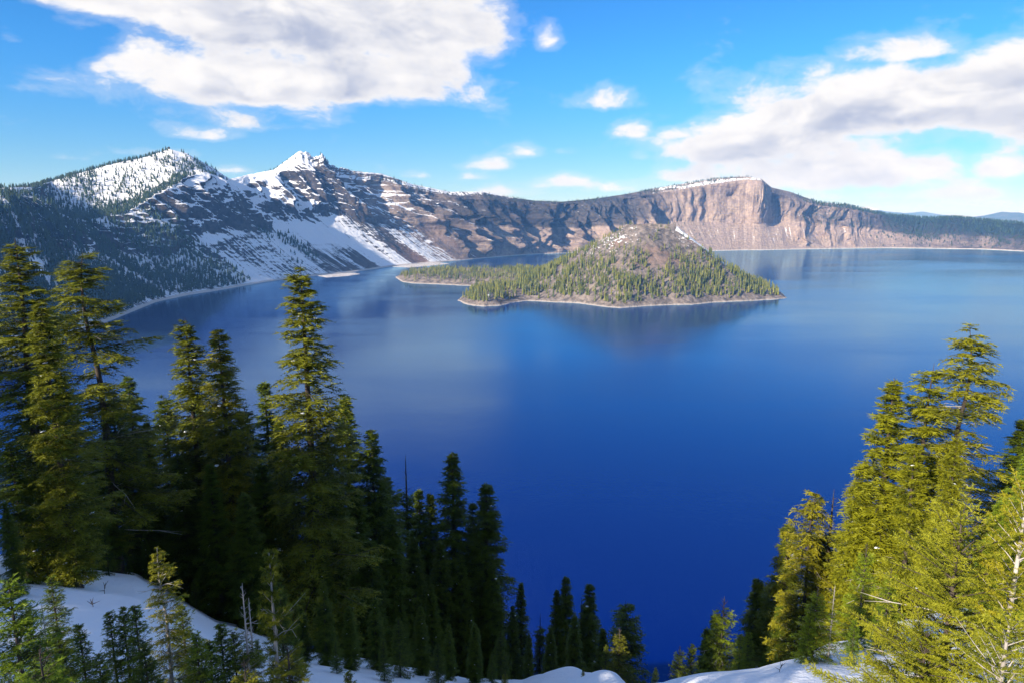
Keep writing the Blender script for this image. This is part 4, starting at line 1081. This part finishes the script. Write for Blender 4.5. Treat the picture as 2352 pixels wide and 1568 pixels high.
def forest_mesh(name, P, hgt, tiers, sides, rad, seed, mats):
    r = np.random.default_rng(seed); n = len(P)
    var = [small_conifer(seed + i, tiers, sides, rad) for i in range(5)]
    pick = r.integers(0, 5, n); VV, FF, TT_, MI, off = [], [], [], [], 0
    for i, (V, F, t, mi) in enumerate(var):
        s = np.flatnonzero(pick == i); m = len(s)
        if m == 0: continue
        a = r.uniform(0, 6.28, m); ca, sa = np.cos(a), np.sin(a); h = hgt[s]; w = h * r.uniform(0.75, 1.3, m)
        X = P[s, 0, None] + w[:, None] * (V[:, 0] * ca[:, None] - V[:, 1] * sa[:, None]); Yc = P[s, 1, None] + w[:, None] * (V[:, 0] * sa[:, None] + V[:, 1] * ca[:, None])
        Z = P[s, 2, None] + h[:, None] * V[:, 2]
        VV.append(np.stack([X, Yc, Z], -1).reshape(-1, 3)); FF.append((F[None] + (off + np.arange(m) * len(V))[:, None, None]).reshape(-1, 3))
        TT_.append((t[None] + r.normal(0, .22, m)[:, None]).ravel()); MI.append(np.tile(mi, m)); off += m * len(V)
    return mesh_from(name, np.concatenate(VV), np.concatenate(FF), mats, dict(tone=np.concatenate(TT_)), smooth_shade=False, mat_index=np.concatenate(MI))

def cell_area(X, Y, Z):
    A = np.stack([X, Y, Z], -1); du = A[:-1, 1:] - A[:-1, :-1]; dv = A[1:, :-1] - A[:-1, :-1]
    return np.linalg.norm(np.cross(du, dv), axis=-1)

AR = cell_area(RX, RY, RZ)
def rim_sample(n, dens, seed):
    r = np.random.default_rng(seed)
    w = (AR * dens[:-1, :-1]).ravel(); w = w / w.sum()
    k = r.choice(w.size, n, p=w); i, j = np.divmod(k, AR.shape[1])
    fu, fv = r.uniform(0, 1, n)[:, None], r.uniform(0, 1, n)[:, None]
    A = np.stack([RX, RY, RZ], -1)
    return A[i, j] * (1 - fu) * (1 - fv) + A[i, j + 1] * fu * (1 - fv) + A[i + 1, j] * (1 - fu) * fv + A[i + 1, j + 1] * fu * fv

clump = smooth(fbm(U / 130, Vv / 150, 501, 4), -0.15, 0.35)
inwall = (a_all < 1.0); infl = (a_all >= 1.0) & (a_all <= 2.0)
bb = a_all - 1
dW = inwall * smooth(TT, -300, 0) * (1 - smooth(TT, 520, 620)) * (1 - 0.9 * gully) * (0.10 + clump + 0.6 * smooth(-a_all, -.7, -.3)) * smooth(a_all, 0.02, 0.08) * (1 - 0.55 * smooth(a_all, 0.6, 0.95) * smooth(TT, 520, 640))
dW += inwall * 0.5 * np.exp(-((TT - 800 + 60 * a_all) / 14) ** 2) * smooth(a_all, .2, .3) * (1 - smooth(a_all, .5, .6)) + inwall * 0.5 * np.exp(-((TT - 735) / 16) ** 2) * smooth(a_all, .15, .2) * (1 - smooth(a_all, .5, .7)) * clump
dF = infl * (TT < 745) * (0.20 + 1.1 * clump) * (1 - 0.85 * smooth(bb, 0.6, 0.9) * smooth(TT, 560, 660)) + infl * 2.6 * (1 - smooth(bb, 0.08, 0.3)) * smooth(TT, 380, 450) * (1 - smooth(TT, 640, 690)) + infl * 1.2 * smooth(bb, 0.9, 1.0) * (TT < 660)
dM = infl * 0.8 * smooth(TT, 820, 900) * (1 - smooth(TT, 1480, 1560)) * clump + inwall * 0.14 * smooth(TT, 1000, 1150) * (1 - smooth(TT, 1500, 1560)) * clump * smooth(a_all, .0, .3)
dL = infl * smooth(TT, 1480, 1540) * (1 - smooth(TT, 1700, 1760)) * (0.3 + clump) * smooth(bb, .0, .5) + inwall * 0.12 * smooth(TT, 1560, 1600) * (1 - smooth(TT, 1990, 2030)) * clump * (1 - smooth(a_all, .75, .85)) * smooth(a_all, .15, .5)
dR = infl * smooth(TT, 1830, 1900) * 1.4 + inwall * smooth(TT, 1990, 2080) * (0.35 + clump) * (0.3 + smooth(a_all, .2, .5)) + inwall * 0.3 * smooth(TT, 1830, 1890) * (1 - smooth(TT, 1990, 2030)) * clump * smooth(a_all, .4, .7)
frng = np.random.default_rng(5)
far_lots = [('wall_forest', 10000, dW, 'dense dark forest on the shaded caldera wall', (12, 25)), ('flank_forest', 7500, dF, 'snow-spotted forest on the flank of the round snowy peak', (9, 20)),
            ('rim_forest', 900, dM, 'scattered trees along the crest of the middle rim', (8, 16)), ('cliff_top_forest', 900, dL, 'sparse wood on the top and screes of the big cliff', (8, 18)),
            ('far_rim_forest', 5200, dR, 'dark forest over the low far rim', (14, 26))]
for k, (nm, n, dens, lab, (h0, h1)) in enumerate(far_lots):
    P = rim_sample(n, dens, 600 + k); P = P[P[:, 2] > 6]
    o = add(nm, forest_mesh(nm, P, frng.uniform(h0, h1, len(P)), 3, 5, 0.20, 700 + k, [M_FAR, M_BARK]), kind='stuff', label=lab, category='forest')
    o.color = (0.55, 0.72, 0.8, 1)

# ------------------------------------------------------------------ island trees
def island_trees(n, seed):
    r = np.random.default_rng(seed); out = []
    x = r.uniform(-500, 960, n); y = r.uniform(1960, 3000, n)
    z, sd, rr, th = island_z(x, y)
    cl = smooth(fbm(x / 60, y / 60, 521, 4), -0.35, 0.25)
    d = smooth(sd, 10, 34) * (0.25 + 0.75 * cl)
    up = smooth(z, 70, 200)
    d *= 1 - 0.86 * up
    d *= 1 - 0.96 * smooth(z, 45, 90) * smooth(np.cos(th + 0.10), 0.90, 0.96) * (z > 75)          # bare snowy right flank
    d *= 1 - 0.75 * np.exp(-(((x - ICX - 10) / 60) ** 2 + ((z - 145) / 45) ** 2)) * (y < ICY)
    d *= 1 - 0.9 * np.exp(-(((x + 62) / 30) ** 2 + ((y - 2055) / 30) ** 2))
    d *= np.where((x < 20) & (y > 2500), 0.55, 1.0)
    d *= np.where((y > ICY + 60) & (x > 250), 0.25, 1.0)
    k = r.uniform(0, 1, n) < d
    h = r.uniform(17, 32, n) * (1 - 0.35 * up) * np.where((x < 20) & (y > 2500), 0.75, 1.0)
    return np.stack([x, y, z - 0.3], -1)[k], h[k]
IPs, IHs = island_trees(22000, 531)
size = IHs / IPs[:, 1]
order = np.argsort(-size)
big = order[:190]; rest = order[190:]
M_ISL = foliage_material('island_conifer_needles', (0.050, 0.080, 0.016), (0.230, 0.225, 0.040), 0.15, 0.03)
isl_proto = []
for i in range(6):
    V, F, t, mi = small_conifer(800 + i, 6, 7, 0.135)
    isl_proto.append(mesh_from('island_conifer', V, F, [M_ISL, M_BARK], dict(tone=t), smooth_shade=False, mat_index=mi))
irng = np.random.default_rng(9)
for k in big:
    o = bpy.data.objects.new('island_conifer', isl_proto[irng.integers(0, 6)]); col.objects.link(o)
    o.location = IPs[k]; w = IHs[k] * irng.uniform(0.8, 1.25); o.scale = (w, w, IHs[k]); o.rotation_euler = (0, 0, irng.uniform(0, 6.28))
    o['label'] = 'tall slender conifer growing on the cinder cone island'; o['category'] = 'tree'; o['group'] = 'tall conifers on the island'
o = add('island_forest', forest_mesh('island_forest', IPs[rest], IHs[rest], 5, 6, 0.14, 820, [M_ISL, M_BARK]), kind='stuff',
        label='open conifer forest on the slopes of the island', category='forest')
print('island trees', len(IPs))

# ------------------------------------------------------------------ small things
def box_part(name, parent, x0, x1, y0, y1, z0, z1, mat, gable=0.0):
    v = [(x0, y0, z0), (x1, y0, z0), (x1, y1, z0), (x0, y1, z0), (x0, y0, z1), (x1, y0, z1), (x1, y1, z1), (x0, y1, z1)]
    f = [[0, 3, 2], [0, 2, 1], [0, 1, 5], [0, 5, 4], [1, 2, 6], [1, 6, 5], [2, 3, 7], [2, 7, 6], [3, 0, 4], [3, 4, 7]]
    if gable:
        ym = (y0 + y1) / 2; v += [(x0, ym, z1 + gable), (x1, ym, z1 + gable)]
        f += [[4, 5, 9], [4, 9, 8], [6, 7, 8], [6, 8, 9], [5, 6, 9], [7, 4, 8]]
    else:
        f += [[4, 5, 6], [4, 6, 7]]
    return add(name, mesh_from(name, v, f, mat, smooth_shade=False), parent)

def plain(name, c, rough=0.8):
    m, N, b = material(name)
    g = N.new('ShaderNodeNewGeometry'); n = N.noise(g.outputs['Position'], 2.0, 4.0, 0.6)
    N.put(b.inputs['Base Color'], N.mix(n, tuple(0.75 * k for k in c), c)); b.inputs['Roughness'].default_value = rough
    return m

def thing(name, label, cat, loc, rz=0.0, group=None):
    e = bpy.data.objects.new(name, None); col.objects.link(e); e.location = loc; e.rotation_euler = (0, 0, rz)
    e['label'] = label; e['category'] = cat
    if group: e['group'] = group
    return e
m_stone, m_roof, m_white, m_win = plain('hut_stone', (0.22, 0.19, 0.16)), plain('hut_roof', (0.10, 0.07, 0.06)), plain('white_paint', (0.75, 0.75, 0.75)), plain('dark_glass', (0.03, 0.035, 0.04), 0.1)
# fire lookout on the round snowy peak
j = int(np.argmin(np.abs(tt - 660))); i0 = ns1 + ns2 - 2
pk = np.array([RX[i0, j], RY[i0, j], RZ[i0, j]])
t = thing('lookout_hut', 'small stone lookout hut on the top of the round snowy peak', 'hut', tuple(pk), 0.3)
box_part('wall', t, -4, 4, -4, 4, -2, 4.2, m_stone); box_part('window_band', t, -4.1, 4.1, -4.1, 4.1, 4.25, 6.2, m_win); box_part('roof', t, -5, 5, -5, 5, 6.25, 6.9, m_roof, 2.2)
# boat house and dock on the near point of the island
def on_isle(px, py):
    p = on_water(px, py); x, y = float(p[0]), float(p[1]); return x, y, float(island_z(np.array([x]), np.array([y]))[0][0])
x, y, z = on_isle(1124, 698)
t = thing('boat_house', 'tiny white boat house at the foot of the lava knob on the island', 'boat house', (x, y, z - 0.3), 0.5)
box_part('wall', t, -4, 4, -3, 3, 0, 4, m_white); box_part('roof', t, -4.5, 4.5, -3.5, 3.5, 4.02, 4.3, m_white, 2.0); box_part('door', t, -1.2, 1.2, -3.12, -3.02, 0.3, 2.8, m_win)
x, y, z = on_isle(1300, 690)
t = thing('shed', 'small grey shed by the island shore', 'shed', (x, y, z - 0.3), -0.3)
box_part('wall', t, -5, 5, -3, 3, 0, 3.2, m_stone); box_part('roof', t, -5.6, 5.6, -3.6, 3.6, 3.22, 3.5, m_white, 1.6)

# lava boulders along the island shore and in the snow
def boulder(seed):
    r = np.random.default_rng(seed); n = 10
    th = np.linspace(0, np.pi, 6)[:, None]; ph = (np.arange(n) * 2 * np.pi / n)[None]
    d = np.stack([np.sin(th) * np.cos(ph), np.sin(th) * np.sin(ph), np.cos(th) + 0 * ph], -1)
    R_ = 1 + 0.35 * fbm(d[..., 0] * 1.5 + seed, d[..., 1] * 1.5 + d[..., 2], seed, 3)
    V = (d * R_[..., None] * np.array([1, 0.8, 0.65])).reshape(-1, 3)
    i = (np.arange(5)[:, None] * n); jj = np.arange(n)[None]; j2 = (jj + 1) % n
    q = np.stack([i + jj, i + n + jj, i + n + j2, i + j2], -1).reshape(-1, 4)
    return mesh_from('boulder', V, q, m_stone)
bm_ = [boulder(900 + k) for k in range(4)]
brng = np.random.default_rng(21)
for k, (px, py) in enumerate([(1075, 699), (1098, 701), (1215, 689), (1262, 691), (1345, 695), (1405, 702), (1465, 702), (1560, 698), (1655, 692), (1730, 688), (1790, 684), (930, 643), (915, 638), (960, 648)]):
    x, y, z = on_isle(px, py - 1.0)
    o = add('boulder', bm_[k % 4], None, (x, y, z + 0.3), label='dark lava boulder on the island shoreline', category='rock', group='lava boulders on the island shore')
    s_ = brng.uniform(2.0, 4.5); o.scale = (s_, s_, s_); o.rotation_euler = (0, 0, brng.uniform(0, 6))

# dead twigs sticking out of the snow bank
def twig_mesh(seed):
    r = np.random.default_rng(seed); P = [np.array([[0, 0, -0.2], [0.05, 0, 0.12], [0.16, 0.03, 0.28], [0.30, 0.02, 0.36]])]
    for k in range(4):
        b0 = np.array([0.05 + 0.05 * k, 0, 0.12 + 0.06 * k]); d = r.normal(0, 1, 3); d[2] = abs(d[2]); d /= np.linalg.norm(d)
        P.append(np.stack([b0 + d * q * 0.28 for q in (0, .33, .66, 1)]))
    V, F = tubes(np.array(P), np.tile(np.array([0.018, .014, .010, .004]), (5, 1)), 5)
    return mesh_from('twig', V, F, M_BARK)
tw = [twig_mesh(s) for s in (951, 952, 953)]
for k, (px, py, r, lab) in enumerate([(192, 1352, 30, 'dark twig tuft high on the shaded snow bank'), (240, 1368, 27, 'forked dark twig in the middle of the shaded snow bank'), (170, 1330, 33, 'small dark twig by the upper edge of the shaded snow bank'),
                                     (215, 1398, 23, 'low dark twig near the young thicket on the snow bank'), (1790, 1530, 13, 'little dark twig on the smooth snow lip')]):
    dx, dy, dz = ray(px, py); h = math.hypot(dx, dy); x, y = float(dx / h * r), float(dy / h * r)
    o = add('dead_twig', tw[k % 3], None, (x, y, float(near_z(x, y))), label=lab, category='twig'); s_ = 0.8 if k < 4 else 0.4
    o.scale = (s_, s_, s_); o.rotation_euler = (0, 0, k * 1.7)

# ------------------------------------------------------------------ air
hm = bpy.data.materials.new('mountain_air'); hm.use_nodes = True
ht = hm.node_tree; ht.nodes.clear()
hv = ht.nodes.new('ShaderNodeVolumePrincipled'); ho = ht.nodes.new('ShaderNodeOutputMaterial')
hv.inputs['Color'].default_value = (0.19, 0.48, 1.0, 1.0)
hv.inputs['Density'].default_value = 4.3e-5
hv.inputs['Absorption Color'].default_value = (1.0, 1.0, 1.0, 1.0)
hv.inputs['Anisotropy'].default_value = 0.0
ht.links.new(hv.outputs[0], ho.inputs['Volume'])
hx0, hx1, hy0, hy1, hz0, hz1 = -60000, 60000, -58000, 62000, -175, 680
v = [(x, y, z) for z in (hz0, hz1) for y in (hy0, hy1) for x in (hx0, hx1)]
f = [[0, 2, 3, 1], [4, 5, 7, 6], [0, 1, 5, 4], [2, 6, 7, 3], [0, 4, 6, 2], [1, 3, 7, 5]]
add('haze', mesh_from('haze', v, f, hm, smooth_shade=False), kind='stuff', label='thin blue mountain air over the lake', category='haze')
